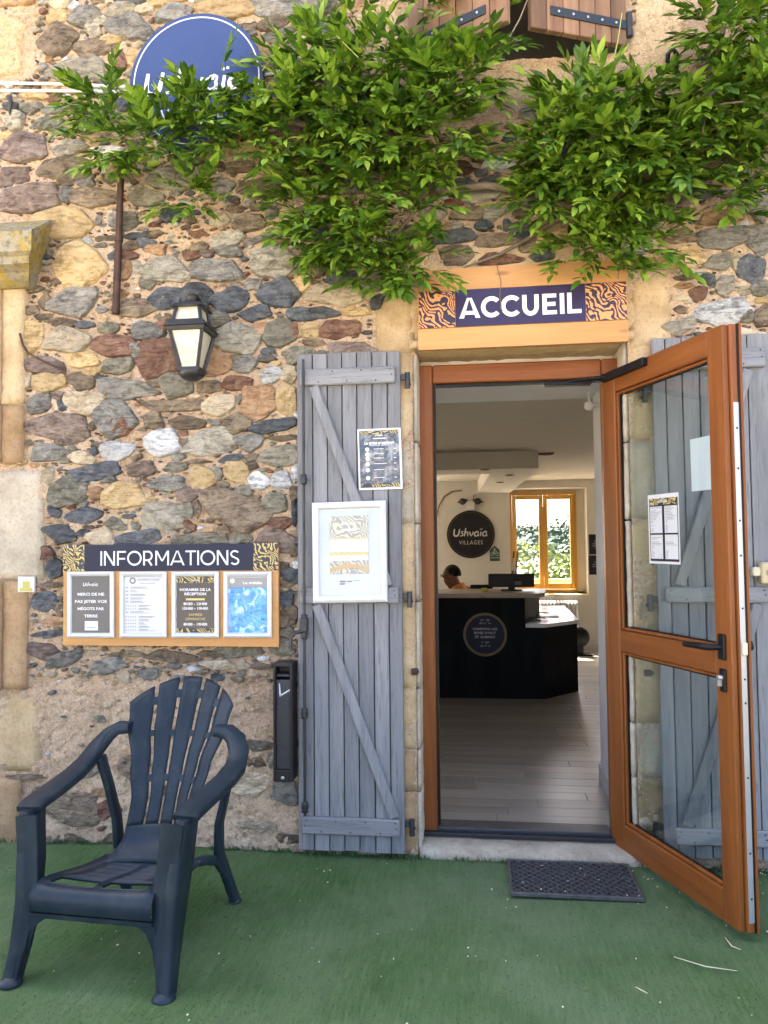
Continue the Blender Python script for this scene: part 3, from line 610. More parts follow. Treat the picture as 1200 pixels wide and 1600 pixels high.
roughblock(DX0-.03, DX1+.045, 2.223, 2.262, M_BLK_T, -.022, .28, .012, 'lintel_lip')
roughblock(DX0-.10, DX1+.09, 2.266, 2.70, M_BLK_T, -.008, .26, .012, 'lintel')
block(588, 648, 462, 556, M_BLK_T, -.012); block(983, 1047, 426, 545, M_BLK_T, -.012)
block(9, 42, 448, 632, M_BLK_T, -.030, c=.005); block(9, 40, 636, 724, M_BLK_O, -.032, c=.005); block(-60, 7, 448, 632, M_BLK_T, -.042, c=.005); block(-60, 7, 636, 724, M_BLK_O, -.044, c=.005); block(-60, 69, 737, 905, M_BLK_B, -.016)
block(9, 46, 908, 1076, M_BLK_O, -.026, c=.005); block(-60, 7, 908, 1076, M_BLK_O, -.040, c=.005); block(-60, 62, 1082, 1204, M_BLK_T, -.008); block(-60, 33, 1214, 1330, M_BLK_O, -.022)
# moulded cornice end at the left edge
cx = WX(87, 385); mb = MB()
prof = [(-.20, WZ(366,40,-.2)+.02), (-.20, WZ(392,30,-.2)), (-.175, WZ(397,30,-.2)), (-.175, WZ(408,30,-.2)), (-.12, WZ(424,30,-.13)), (-.09, WZ(436,30,-.1)), (-.05, WZ(449,30,-.05)), (.05, WZ(455,30)), (.05, WZ(343,60,0)), (-.04, WZ(346,60,-.03))]
xe = [0, 0, -.025, -.025, -.06, -.08, -.10, -.11, 0, 0]
V = []
for (p, e) in zip(prof, xe): V.append((-3.2, p[0], p[1]))
for (p, e) in zip(prof, xe): V.append((cx+e, p[0], p[1]))
n = len(prof); mb.add(V, [(i, (i+1) % n, n+(i+1) % n, n+i) for i in range(n)]+[tuple(range(n)), tuple(range(2*n-1, n-1, -1))])
t = NT('lichen_stone', .9, 0, .2); v = t.vec(); n1 = t.noise(v, 7, 7, .7); c = t.ramp(n1, [(.3, (.21,.19,.14)), (.7, (.34,.30,.22))])
c = t.mix(t.ramp(t.noise(v, 9, 6, .75), [(.44, 0.0), (.58, .8)]), c, (.30,.215,.025)); c = t.mix(t.ramp(t.noise(v, 24, 6, .75), [(.50, 0.0), (.60, .75)]), c, (.12,.11,.075)); t.color(c); t.bump(n1, .7, .012)
mb.build('cornice', t.m, BLD)
# threshold
roughblock(DX0-.01, DX1+.02, -.02, .040, blockmat('worn_threshold', (.24,.20,.15), (.36,.31,.23), (.44,.385,.29)), -.020, .20, .008, 'threshold')

# ------------------------------------------------------------------ room behind the door
YB = 6.85; CZ = 2.215; RWX0, RWX1 = .387, 1.375
struct(B(-6,6,.2,7.5,-.015,FZ-.006).build('subfloor', plain('screed', (.20,.19,.18), .9)))
mfl = wood('grey_laminate', (.24,.215,.18), (.345,.315,.27), .30, 'x', 9, .08, .22, knots=False, spec=.45)
FL = thing('laminate_floor', 'grey laminate plank floor inside the reception', 'floor', (0, .26, FZ)); FL['kind'] = 'structure'; del FL['category']
pw, pl = .125, 1.1; proto = None; r = random.Random(21); row = 0; y = .262
while y < YB-.02:
    x = -1.45-r.uniform(0, 1.0)
    while x < 2.0:
        if proto is None:
            o = B(0, pl-.003, 0, pw-.003, -.008, 0, .0012).build('plank', mfl, FL, local=True); proto = o
        else: o = proto.copy(); COL.objects.link(o)
        o.parent = FL; o.location = (x, y-.26, 0); x += pl
    y += pw
struct(MB().box(-3.3,-3.2,.95,4.2,FZ-.02,2.32).box(-3.3,-3.2,6.2,7.2,FZ-.02,2.32).box(-3.3,-3.2,4.2,6.2,FZ-.02,.8).box(-3.3,-3.2,4.2,6.2,2.1,2.32).build('room_wall_left', M_PLW))  # gap is an added unseen side opening that lights the room
struct(B(2.6,2.7,.95,7.2,FZ-.02,2.32).build('room_wall_right', M_PLW))
bw = MB(); bw.box(-.75, RWX0, YB, 7.25, FZ-.02, 2.32); bw.box(-3.2, -2.9, YB, 7.25, FZ-.02, 2.32); bw.box(-2.9, -.75, YB, 7.25, FZ-.02, .70); bw.box(-2.9, -.75, YB, 7.25, 2.11, 2.32); bw.box(RWX1, 1.62, YB, 7.25, FZ-.02, 2.32); bw.box(1.62, 2.5, YB, 7.25, FZ-.02, .70); bw.box(1.62, 2.5, YB, 7.25, 2.11, 2.32); bw.box(2.5, 2.6, YB, 7.25, FZ-.02, 2.32); bw.box(RWX0, RWX1, YB, 7.25, FZ-.02, .70); bw.box(RWX0, RWX1, YB, 7.25, 2.11, 2.32)
struct(bw.build('room_wall_back', M_PLW))
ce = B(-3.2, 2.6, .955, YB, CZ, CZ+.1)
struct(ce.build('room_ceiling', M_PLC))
rv = MB(); rv.box(DX1+.035, DX1+.059, .262, 1.15, FZ, 2.205); rv.box(DX0-.059, DX0-.035, .262, 1.15, FZ, 2.205); rv.box(DX0-.05, DX1+.05, .262, 1.15, 2.195, 2.2095)
struct(rv.build('door_reveal_lining', plain('reveal_white', (.66,.66,.66), .8)))
sk = MB(); sk.box(DX1+.022, DX1+.035, .27, 1.15, FZ, FZ+.09, .003); sk.box(RWX1, 2.6, YB-.012, YB, FZ, FZ+.07, .002); sk.box(.5, RWX1, YB-.012, YB, FZ, FZ+.07, .002)
struct(sk.build('skirting', M_WHITE))
# lowered ceiling over the counter: front band, side band
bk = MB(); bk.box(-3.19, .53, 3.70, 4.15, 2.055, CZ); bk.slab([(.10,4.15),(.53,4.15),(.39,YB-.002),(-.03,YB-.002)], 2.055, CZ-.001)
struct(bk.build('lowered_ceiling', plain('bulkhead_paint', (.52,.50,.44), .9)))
vt = plain('bronze_fitting', (.16,.11,.07), .4, .5)
c_ = atz(853, 708, CZ)
tag(MB().box(c_.x-.07, c_.x+.07, c_.y-.05, c_.y+.05, CZ-.02, CZ-.001, .005).box(c_.x-.05, c_.x+.05, c_.y-.035, c_.y+.035, CZ-.026, CZ-.02, .003).build('ceiling_vent', vt), 'small bronze grille under the ceiling right of the lowered band', 'ceiling vent')
for (px, py, z, lab) in ((758, 733, 2.055, 'twin ceiling spot at the front of the lowered band'), (796, 742, 2.055, 'middle ceiling spot under the lowered band'), (781, 753, 2.055, 'rearmost ceiling spot under the lowered band')):
    c_ = atz(px, py, z); q = MB(); q.lathe([(.045,0),(.045,-.006),(.032,-.008),(.03,-.003)], (c_.x, c_.y, z-.001), n=20)
    tag(q.build('ceiling_spot', vt), lab, 'ceiling spot', 'ceiling spots in the lowered band')
c_ = atz(775, 618, CZ); tag(B(c_.x-.13, c_.x+.13, c_.y-.02, c_.y+.02, CZ-.012, CZ-.001, .003).build('slot_diffuser', M_PRINTK), 'narrow dark slot in the ceiling just inside the door', 'ceiling slot')
# small sensor on the lining at the top right
c_ = at(915, 633, .95); q = MB().tube([(c_.x+.10, .95, c_.z), (c_.x+.03, .95, c_.z)], .012, 8); q.lathe([(.012,0),(.026,-.01),(.028,-.035),(.015,-.05)], (c_.x+.02, .95, c_.z+.02), n=14)
q.tube([(c_.x+.02,.95,c_.z+.01),(c_.x+.02,.95,2.21)], .008, 6)
tag(q.build('door_sensor', M_WHITE), 'small white detector hanging inside the top right corner of the doorway', 'sensor')
# window in the back wall
YW = 7.12
WN = thing('room_window', 'honey coloured wooden casement window in the back wall of the reception', 'window', ((.395+1.217)/2, YW, .72))
X0, X1, Z0, Z1 = at(797,850,YW).x, at(901,850,YW).x, at(850,924,YW).z, at(850,769,YW).z
fr = MB(); fr.box(RWX0, X0+.01, YW-.02, YW+.08, Z0, Z1); fr.box(X1-.01, RWX1, YW+.0, YW+.12, Z0-.1, 2.11)
fr.box(X0+.01, X1-.01, YW-.03, YW+.05, Z1-.035, Z1, .004); fr.box(X0+.01, X1-.01, YW-.03, YW+.05, Z0, Z0+.03, .004)
fr2 = MB(); fr2.box(RWX0, X1+.01, YW, YW+.12, Z1+.001, 2.11); fr2.box(X1+.001, RWX1, YW, YW+.12, Z0-.1, 2.11); fr2.box(RWX0, RWX1, YW, YW+.12, .69, Z0-.001)
struct(fr2.build('window_reveal', plain('reveal_warm', (.66,.61,.50), .8)))
fr = MB(); fr.box(X0, X1, YW-.03, YW+.05, Z1-.04, Z1, .004).box(X0, X1, YW-.03, YW+.05, Z0, Z0+.03, .004).box(X0, X0+.03, YW-.03, YW+.05, Z0+.031, Z1-.041, .004).box(X1-.03, X1, YW-.03, YW+.05, Z0+.031, Z1-.041, .004)
fr.build('window_frame', M_YELW, WN)
xm = (X0+X1)/2+.002
for (a, b, s_) in ((X0+.032, xm-.002, 1), (xm+.002, X1-.032, -1)):
    q = MB(); w_ = .055; q.box(a, a+w_, YW-.045, YW+.0, Z0+.033, Z1-.043, .006).box(b-w_, b, YW-.045, YW+.0, Z0+.033, Z1-.043, .006)
    q.box(a+w_+.001, b-w_-.001, YW-.044, YW, Z0+.033, Z0+.11, .006).box(a+w_+.001, b-w_-.001, YW-.044, YW, Z1-.10, Z1-.043, .006)
    sa = q.build('sash', M_YELW, WN); B(a+w_+.001, b-w_-.001, YW-.02, YW-.014, Z0+.111, Z1-.101).build('pane', M_WGLASS, sa)
B(xm-.012, xm+.012, YW-.056, YW-.046, Z0+.2, Z1-.2, .003).build('window_latch', M_YELW, WN)
sl2 = MB().box(RWX0+.002, RWX1-.002, YB-.03, YW-.03, .70, .722, .005); sl2.build('window_sill', plain('sill_ochre', (.55,.42,.22), .6), WN)
# roller shutter box / rail outside the window
rz_ = at(850, 909, 7.6).z
tag(MB().tube([(X0-.1, 7.6, rz_), (X1+.2, 7.6, rz_)], .040, 16).tube([(X0-.05,7.6,.0),(X0-.05,7.6,rz_)], .02).tube([(X1+.1,7.6,.0),(X1+.1,7.6,rz_)], .02).build('balcony_rail', plain('copper_rail', (.50,.22,.10), .5)), 'thick copper coloured rail outside the back window', 'rail')
for (a, b, lab) in ((1.62, 2.5, 'added unseen casement window at the right end of the back wall, lighting the room'), (-2.9, -.75, 'added unseen wide casement window behind the counter, lighting the room')):  # extra windows added out of view to brighten the room
    t_ = thing('room_window', lab, 'window', ((a+b)/2, YW, .72)); q = MB(); q.box(a,a+.05,YW,YW+.05,.701,2.109).box(b-.05,b,YW,YW+.05,.701,2.109).box((a+b)/2-.04,(a+b)/2+.04,YW,YW+.05,.701,2.109).box(a+.05,b-.05,YW+.002,YW+.048,.701,.76).box(a+.05,b-.05,YW+.002,YW+.048,2.05,2.109)  # this room_window is an added unseen one, lighting the room
    q.build('window_frame', M_YELW, t_); B(a+.05,b-.05,YW+.02,YW+.026,.76,2.05).build('pane', M_WGLASS, t_)

# ------------------------------------------------------------------ counter and what is on it
CT = thing('reception_counter', 'black reception counter with pale wooden top and a lower white desk', 'counter', (-.8, 3.8, FZ))
M_CTR = surf('black_panel', (.008,.009,.009), (.018,.019,.020), .6, 7, (1,1,.15), bump=.1, rand=.05, spec=.06)
cy = 3.45
MB().slab([(-2.6,cy),(.373,cy),(.55,4.15),(-2.6,4.15)], FZ, .895).build('counter_body', M_CTR, CT)
MB().slab([(-2.7,cy-.05),(.46,cy-.05),(.545,cy+.04),(.62,4.2),(-2.7,4.2)], .897, .935).build('counter_top', wood('pale_counter_wood', (.30,.22,.15), (.46,.36,.26), .4, 'x', 8, .1, .05), CT)
MB().slab([(.376,cy+.01),(.535,cy+.01),(.865,3.86),(.90,5.5),(.66,5.5),(.56,4.16)], FZ, .635).build('desk_body', M_CTR, CT)
MB().slab([(.377,cy-.005),(.545,cy-.005),(.885,3.85),(.93,5.56),(.65,5.56),(.556,4.16)], .637, .668).build('desk_top', plain('white_laminate', (.78,.80,.82), .25), CT)
L = atz(758, 992, 0); lx, lz, lr = .026, .575, .19
bd = MB().lathe([(lr,0),(lr,-.004),(lr-.001,-.005)], (lx, cy, lz), 'y', 48); badge = bd.build('round_emblem', M_NAVY, CT)
S_ = Sheet((lx-.5, cy-.0065, lz+.5), (lx+.5, cy-.0065, lz+.5), (lx-.5, cy-.0065, lz-.5))
S_.ring(MB(), .5, .5, lr-.022, lr, .0015).build('emblem_ring', plain('dull_gold', (.20,.145,.075), .5), badge)
q = MB()
for (tx_, v, w_) in (("CAMPING LES", .452, .215), ("RIVES D'OLT", .487, .19), ("ET AUBRAC", .522, .175)): S_.text(q, tx_, .5, v, .028, width=w_, bold=.03)
for (tx_, v, w_) in (("44° 28'", .375, .085), ("00.2'' N", .402, .095), ("2° 08'", .570, .07), ("04.9'' E", .60, .09)): S_.text(q, tx_, .5, v, .022, width=w_)
q.build('lettering', plain('pale_lettering', (.42,.42,.42), .5), badge)
def monitor(x, y, z, w, h, lab, rz=0, cat='monitor'):
    t_ = thing('computer_monitor', lab, cat, (x, y, z), rz)
    B(-w/2, w/2, -.02, .02, .03, .03+h, .006).build('screen_case', M_BLACK, t_, local=True); B(-w*.3, w*.3, .021, .05, .08, .03+h*.7, .01).build('rear_housing', M_BLACK, t_, local=True)
    B(-.03, .03, -.03, -.005, -.0, .12, .004).build('stand', M_BLACK, t_, local=True); B(-.1, .1, -.07, .07, .0, .012, .004).build('stand_foot', M_BLACK, t_, local=True)
    B(w*.0, w*.22, -.0215, -.0205, .05, .085, 0).build('sticker', plain('grey_sticker', (.12,.11,.09), .5), t_, local=True)
a0, a1 = at(763, 905, 3.9), at(835, 928, 3.9)
monitor((a0.x+a1.x)/2, 3.9, .936, a1.x-a0.x, .125, 'wide black monitor seen from behind on the right part of the counter')
a0, a1 = at(660, 903, 5.0), at(690, 926, 5.0)
tag(B(-.62,.36,4.5,5.3,FZ,.70,.0).build('back_desk', plain('dark_desk', (.05,.045,.04), .5)), 'dark work desk behind the counter', 'desk')
monitor(a0.x-.02, 4.75, .702, .34, .30, 'black monitor at the left that the seated man looks at', radians(70))
a0 = at(735, 918, 4.3); tag(B(a0.x, a0.x+.22, 4.30, 4.33, .72, .99, .005).build('black_binder_rack', M_BLACK), 'low black rack between the man and the wide monitor', 'rack', None)
bpy.data.objects['black_binder_rack'].location.z = .70
a0 = at(757, 926, 3.75); tag(B(a0.x-.03, a0.x+.03, 3.75, 3.78, .936, .966, .004).build('sticky_note_pad', plain('lime_paper', (.50,.52,.05), .6)), 'small yellow green note pad on the counter beside the wide monitor', 'note pad')
r = random.Random(4)
for i, (px, py, w_, d_, a, lab) in enumerate(((838,968,.17,.24,.3,'white sheet nearest the front edge of the low desk'),(858,962,.2,.28,-.2,'curled white sheet in the middle of the low desk'),(845,956,.16,.22,.15,'white sheet lying furthest back on the low desk'))):
    c_ = atz(px, py, .672); M = Matrix.Translation(c_) @ Matrix.Rotation(a, 4, 'Z'); V = []; F = []
    for j in range(5):
        for k in range(4): V.append(M @ Vector(((j/4-.5)*w_, (k/3-.5)*d_, .004*i+.012*((j/4-.5)*2)**2*(1 if i == 1 else .1))))
    for j in range(4):
        for k in range(3): b_ = j*4+k; F.append((b_, b_+4, b_+5, b_+1))
    tag(MB().add(V, F, True).build('paper_sheet', M_PAPER), lab, 'paper')
c_ = atz(838, 968, .68); tag(MB().box(c_.x-.004,c_.x+.004,c_.y-.004,c_.y+.004,.672,.74).box(c_.x-.12,c_.x+.08,c_.y-.01,c_.y+.01,.69,.70).box(c_.x-.04,c_.x+.04,c_.y-.02,c_.y+.04,.672,.678).build('pen_stand', M_BLACK), 'thin black pen on a little stand on the low white desk', 'pen stand')

# radiator, fan, posters, wall signs
RD = thing('cast_iron_radiator', 'white cast iron column radiator under the back window', 'radiator', (.95, 6.72, FZ))
n_ = 11; x0 = at(846, 945, 6.7).x; x1 = at(900, 945, 6.7).x; zt = at(880, 941, 6.7).z
for k in range(n_):
    x = x0+(x1-x0)*k/(n_-1); q = MB()
    q.tube([(x,6.66,.10),(x,6.66,zt-.03),(x,6.70,zt),(x,6.76,zt),(x,6.80,zt-.03),(x,6.80,.10)], .022, 8).tube([(x,6.73,.12),(x,6.73,zt-.02)], .016, 6)
    q.build('radiator_column', M_WHITE, RD)
MB().tube([(x0,6.73,.14),(x1,6.73,.14)], .02).tube([(x0,6.73,zt-.05),(x1,6.73,zt-.05)], .02).box(x0-.01,x0+.01,6.68,6.78,FZ,.1).box(x1-.01,x1+.01,6.68,6.78,FZ,.1).build('radiator_manifold', M_WHITE, RD)
c_ = at(908, 990, 6.2); tag(MB().lathe([(.0,0),(.10,.0),(.125,.03),(.125,.06),(.09,.08),(.0,.08)], (c_.x-.02, 6.2, .24), 'y', 24).box(c_.x-.05,c_.x+.03,6.22,6.30,FZ,.14,.01).box(c_.x-.15,c_.x+.13,6.16,6.34,FZ,FZ+.02,.008).build('floor_fan', M_BLACK), 'round black floor fan beside the end of the counter', 'fan')
for (py0, py1, lab) in ((835, 866, 'upper dark notice on the wall right of the window'), (868, 898, 'lower dark notice on the wall right of the window')):
    a0, a1 = at(920, py0, YB), at(934, py1, YB); q = thing('wall_notice', lab, 'notice', (a0.x+.1, YB-.004, a1.z))
    B(a0.x, a0.x+.2, YB-.006, YB-.001, a1.z, a0.z).build('notice_board', M_PRINTK, q)
    S2 = Sheet((a0.x, YB-.0065, a0.z), (a0.x+.2, YB-.0065, a0.z), (a0.x, YB-.0065, a1.z)); m_ = MB(); S2.quad(m_, .2, .45, .7, .5); S2.quad(m_, .2, .55, .6, .6); S2.quad(m_, .35, .3, .45, .4); m_.build('print', M_PRINTG, q)
q = MB().tube([at(x, y, YB-.01) for x, y in ((682,806),(686,790),(694,776),(706,768),(722,766))], .012, 6)
tag(q.build('wall_cable', plain('brown_stain', (.30,.22,.12), .8)), 'curved brown cable run on the back wall above the man', 'cable')
c_ = at(735.5, 835, YB); SG = thing('black_round_sign', 'round black wall sign with white brush lettering over VILLAGES', 'sign', (c_.x, YB, c_.z-.31))
MB().lathe([(.315,0),(.315,-.018),(.312,-.02)], (c_.x, YB-.001, c_.z), 'y', 56).build('disc', plain('matt_black', (.012,.011,.014), .5), SG)
S2 = Sheet((c_.x-.5, YB-.022, c_.z+.5), (c_.x+.5, YB-.022, c_.z+.5), (c_.x-.5, YB-.022, c_.z-.5))
S2.ring(MB(), .5, .5, .290, .294).build('rim_line', plain('bronze_line', (.16,.10,.05), .5), SG)
ofw = plain('off_white_lettering', (.55,.55,.53), .5); m_ = MB(); brand(S2, m_, .505, .475, .46, .002); m_.build('brush_lettering', ofw, SG); m_ = MB(); S2.text(m_, 'VILLAGES', .5, .61, .075, width=.31, sp=1.25, d=.002); m_.build('lettering', ofw, SG)
EL = thing('emergency_light', 'white emergency light with two wire caged lamps above the round black sign', 'light', (c_.x-.02, YB, c_.z+.31))
z0 = at(735, 797, YB).z; B(c_.x-.07, c_.x+.06, YB-.06, YB-.001, z0, z0+.12, .006).build('housing', M_WHITE, EL)
for s_ in (-1, 1):
    q = MB()
    for k in range(6):
        w = 2*pi*k/6; q.tube([(c_.x+s_*.03, YB-.05, z0+.13), (c_.x+s_*(.09+.035*cos(w)), YB-.08, z0+.115+.035*sin(w)), (c_.x+s_*.17, YB-.06, z0+.10)], .004, 4)
    q.lathe([(.03,0),(.045,-.03),(.0,-.035)], (c_.x+s_*.1, YB-.05, z0+.11), 'y', 12); q.build('caged_lamp', M_IRON, EL)
MB().tube([(c_.x+.04, YB-.02, z0+.12),(c_.x+.045,YB-.02,z0+.2),(c_.x+.07,YB-.02,z0+.21),(c_.x+.08,YB-.02,z0+.18)], .005, 5).build('cable', M_IRON, EL)
c_ = at(773, 866, YB); BK = thing('cyclist_plaque', 'small green house shaped plaque with a white cyclist', 'plaque', (c_.x, YB, c_.z-.1))
gp = plain('dark_green_enamel', (.05,.085,.06), .5); MB().prism([(c_.x-.065,c_.z-.09),(c_.x+.065,c_.z-.09),(c_.x+.065,c_.z+.06),(c_.x,c_.z+.11),(c_.x-.065,c_.z+.06)], YB-.006, YB-.001).build('plate', gp, BK)
S2 = Sheet((c_.x-.1, YB-.0065, c_.z+.1), (c_.x+.1, YB-.0065, c_.z+.1), (c_.x-.1, YB-.0065, c_.z-.1)); m_ = MB()
for dx in (-.033, .033): S2.ring(m_, .1+dx, .1, .017, .023)
S2.ring(m_, .1, .035, .0, .012, n=16); S2.brush(m_, .1, .1, [[(-.03,.0,.008),(0,.025,.008),(.01,.0,.008)], [(0,.055,.012),(-.015,.03,.012),(.005,.005,.01)], [(0,.05,.008),(.03,.03,.008),(.033,0,.006)]], 1.0)
S2.quad(m_, .2, .72, .8, .76); m_.build('cyclist_print', plain('pale_green_print', (.50,.55,.45), .5), BK)
for (x0_, x1_, lab, mt_) in ((800, 803, 'tall thin dark pole leaning against the wall left of the window', M_PRINTK), (805, 809, 'slim brown stick leaning beside the window', M_BROWNW)):
    a0, a1 = at(x0_, 905, 6.5), at(x1_, 862, 6.8); d_ = (a1-a0).normalized(); k = (a0.z-FZ)/d_.z
    tag(MB().tube([a0-d_*k, a1], .012, 6).build('leaning_pole', mt_), lab, 'pole')
a0 = at(803, 892, 6.6); q = MB(); q.prism([(a0.x+.035*cos(w)*(1 if abs(sin(w)) < .8 else .8), a0.z-.25+.42*sin(w)) for w in [2*pi*k/20 for k in range(20)]], 6.58, 6.61)
tag(q.build('leaning_board', plain('striped_board', (.55,.52,.47), .4)), 'narrow pointed pale board leaning left of the window', 'board')

# ------------------------------------------------------------------ man at the counter
def skin_obj(name, pts, edges, mat, parent, lvl=2, root=0):
    me = bpy.data.meshes.new(name); me.from_pydata([p[:3] for p in pts], edges, []); o = bpy.data.objects.new(name, me); COL.objects.link(o); o.parent = parent
    md = o.modifiers.new('Skin', 'SKIN'); md.use_smooth_shade = True
    for i, p in enumerate(pts):
        sv = me.skin_vertices[0].data[i]; sv.radius = (p[3], p[4] if len(p) > 4 else p[3]); sv.use_root = (i == root)
    sb = o.modifiers.new('Sub', 'SUBSURF'); sb.levels = sb.render_levels = lvl; me.materials.append(mat); return o
HC = at(698, 900, 4.75)
PN = thing('person', 'man with short dark hair, glasses and orange shirt seated behind the counter', 'person', (HC.x+.05, 4.75, FZ), radians(-8))
Hz = HC.z-FZ   # head centre height above floor
# local: faces -x
m_skin = plain('tanned_skin', (.27,.12,.065), .55); m_shirt = plain('orange_shirt', (.62,.26,.035), .8); m_hair = plain('dark_hair', (.012,.009,.008), .6); m_trs = plain('dark_trousers', (.03,.03,.04), .8)
P_ = [(0.10,0,Hz-.62,.13,.15),(0.09,0,Hz-.42,.12,.15),(0.09,0,Hz-.17,.10,.14),(0.040,0,Hz-.10,.058),(0.0,0,Hz-.03,.082,.072),(-.01,0,Hz+.045,.088,.076),(0.0,0,Hz+.085,.06,.055),
      (-.075,0,Hz-.075,.032,.03),(-.108,0,Hz-.012,.011,.013),
      (.09,-.17,Hz-.20,.055),(.02,-.21,Hz-.46,.042),(-.20,-.12,Hz-.54,.034),(-.28,-.10,Hz-.53,.026,.036),(.09,.17,Hz-.20,.055),(.02,.21,Hz-.46,.042),(-.20,.12,Hz-.54,.034),(-.28,.10,Hz-.53,.026,.036),
      (.05,-.09,Hz-.70,.09),(-.38,-.11,Hz-.68,.065),(-.40,-.11,.08,.04),(-.52,-.11,.03,.035),(.05,.09,Hz-.70,.09),(-.38,.11,Hz-.68,.065),(-.40,.11,.08,.04),(-.52,.11,.03,.035)]
E_ = [(0,1),(1,2),(2,3),(3,4),(4,5),(5,6),(4,7),(5,8),(2,9),(9,10),(10,11),(11,12),(2,13),(13,14),(14,15),(15,16),(0,17),(17,18),(18,19),(19,20),(0,21),(21,22),(22,23),(23,24)]
for hi, sy in ((12,-1),(16,1)):
    for k, (dy, L_) in enumerate(((-.028,.055),(-.010,.068),(.010,.064),(.028,.050))):
        b_ = P_[hi]; i0 = len(P_); P_ += [(b_[0]-.04, b_[1]+dy, b_[2], .009), (b_[0]-.04-L_*.6, b_[1]+dy*1.1, b_[2]-.006, .0085), (b_[0]-.04-L_, b_[1]+dy*1.15, b_[2]-.028, .007)]
        E_ += [(hi,i0),(i0,i0+1),(i0+1,i0+2)]
    b_ = P_[hi]; i0 = len(P_); P_ += [(b_[0]-.01, b_[1]-sy*.04, b_[2], .010), (b_[0]-.05, b_[1]-sy*.055, b_[2]-.012, .008)]; E_ += [(hi,i0),(i0,i0+1)]
skin_obj('body', P_, E_, m_skin, PN)
T_ = [(0.10,0,Hz-.66,.14,.165),(0.09,0,Hz-.42,.132,.165),(0.10,0,Hz-.16,.118,.150),(0.062,0,Hz-.095,.072),(.10,-.18,Hz-.165,.072),(.035,-.215,Hz-.40,.058),(.10,.18,Hz-.165,.072),(.035,.205,Hz-.42,.056)]
skin_obj('shirt', T_, [(0,1),(1,2),(2,3),(2,4),(4,5),(2,6),(6,7)], m_shirt, PN)
T_ = [(.08,0,Hz-.70,.12,.14),(.05,-.09,Hz-.70,.10),(-.38,-.11,Hz-.68,.076),(-.40,-.11,.12,.055),(.05,.09,Hz-.70,.10),(-.38,.11,Hz-.68,.076),(-.40,.11,.12,.055)]
skin_obj('trousers', T_, [(0,1),(1,2),(2,3),(0,4),(4,5),(5,6)], m_trs, PN)
q = MB(); V = []; F = []; nu, nv = 20, 10      # hair cap
for j in range(nv+1):
    ph_ = .02+1.75*j/nv
    for i in range(nu):
        th = 2*pi*i/nu; dx, dy, dz = sin(ph_)*cos(th), sin(ph_)*sin(th), cos(ph_)
        lim = 1.05 if dx < -.25 else (1.0)
        zz = dz
        if dx < -.15: zz = max(dz, .42)
        V.append((.010+.096*dx, .083*dy, Hz+.02+.101*zz))
for j in range(nv):
    for i in range(nu): F.append((j*nu+i, j*nu+(i+1) % nu, (j+1)*nu+(i+1) % nu, (j+1)*nu+i))
q.add(V, F, True).build('hair', m_hair, PN, local=True)
for s_ in (-1, 1):
    MB().lathe([(.012,-.01),(.022,-.004),(.024,.004),(.012,.010)], (.012, s_*.084, Hz-.012), 'y', 12).build('ear', m_skin, PN, local=True)
    MB().lathe([(.0,-.008),(.009,-.004),(.011,0),(.009,.004),(.0,.008)], (-.083, s_*.032, Hz+.008), 'x', 10).build('eye', plain('eye_white', (.5,.48,.45), .3), PN, local=True)
q = MB()
for s_ in (-1, 1):
    c0 = Vector((-.106, s_*.033, Hz+.004)); q.tube([c0+Vector((0, .024*cos(2*pi*k/12), .017*sin(2*pi*k/12))) for k in range(13)], .0022, 5); q.tube([(-.104, s_*.056, Hz+.010), (-.03, s_*.086, Hz+.010), (.02, s_*.09, Hz+.0)], .0026, 5)
q.tube([(-.108,-.01,Hz+.008),(-.112,0,Hz+.011),(-.108,.01,Hz+.008)], .0022, 5); q.build('glasses', M_PRINTK, PN, local=True)
B(-.098,-.088,-.022,.022,Hz-.052,-.047+Hz,.002).build('mouth', plain('lips', (.22,.08,.06), .5), PN, local=True)
OC_ = thing('office_chair', 'dark office chair under the seated man', 'chair', (PN.location.x+.08, 4.75, FZ)); zs = Hz-.80
B(-.24,.24,-.24,.24,zs-.07,zs,.02).build('seat', M_BLACK, OC_, local=True); B(.25,.30,-.2,.2,zs+.08,zs+.36,.02).build('backrest', M_BLACK, OC_, local=True)
MB().tube([(0,0,.06),(0,0,zs-.071)], .03).box(.24,.262,-.03,.03,zs-.06,zs+.1,.004).build('column', M_IRON, OC_, local=True)
q = MB()
for k in range(5): q.tube([(0,0,.07),(.27*cos(k*1.2566),.27*sin(k*1.2566),.04)], .018, 6).lathe([(.0,-.012),(.028,-.012),(.028,.012),(0,.012)], (.27*cos(k*1.2566),.27*sin(k*1.2566),.028), 'y', 10)
q.build('star_base', M_BLACK, OC_, local=True)

# ------------------------------------------------------------------ entrance door: frame in the wall, leaf swung out
FY = .15; FXL0, FXL1, FXR0, FXR1 = DX0-.015, -.212, .553, DX1+.012; FZT = 2.10
DF = thing('door_frame', 'reddish varnished wooden door frame set in the stone doorway', 'door frame', (.17, FY, .03))
B(FXL0, FXL1, FY, FY+.065, .052, 2.185, .005).build('jamb', M_DOORW, DF); B(FXR0, FXR1, FY, FY+.065, .052, 2.185, .005).build('jamb', M_DOORW, DF)
B(FXL1+.001, FXR0-.001, FY+.001, FY+.064, FZT, 2.184, .005).build('head', M_DOORH, DF)
q = MB(); q.box(FXL1+.001, FXL1+.012, FY+.028, FY+.06, .08, FZT-.002).box(FXL1+.014, FXR0-.001, FY+.028, FY+.06, FZT-.012, FZT-.001); q.build('rubber_seal', M_BLACK, DF)
B(FXL0+.01, FXR1-.01, FY-.035, FY-.002, .0485, .064, .003).build('threshold_bar', plain('dark_bar', (.03,.032,.035), .45, .3), DF)
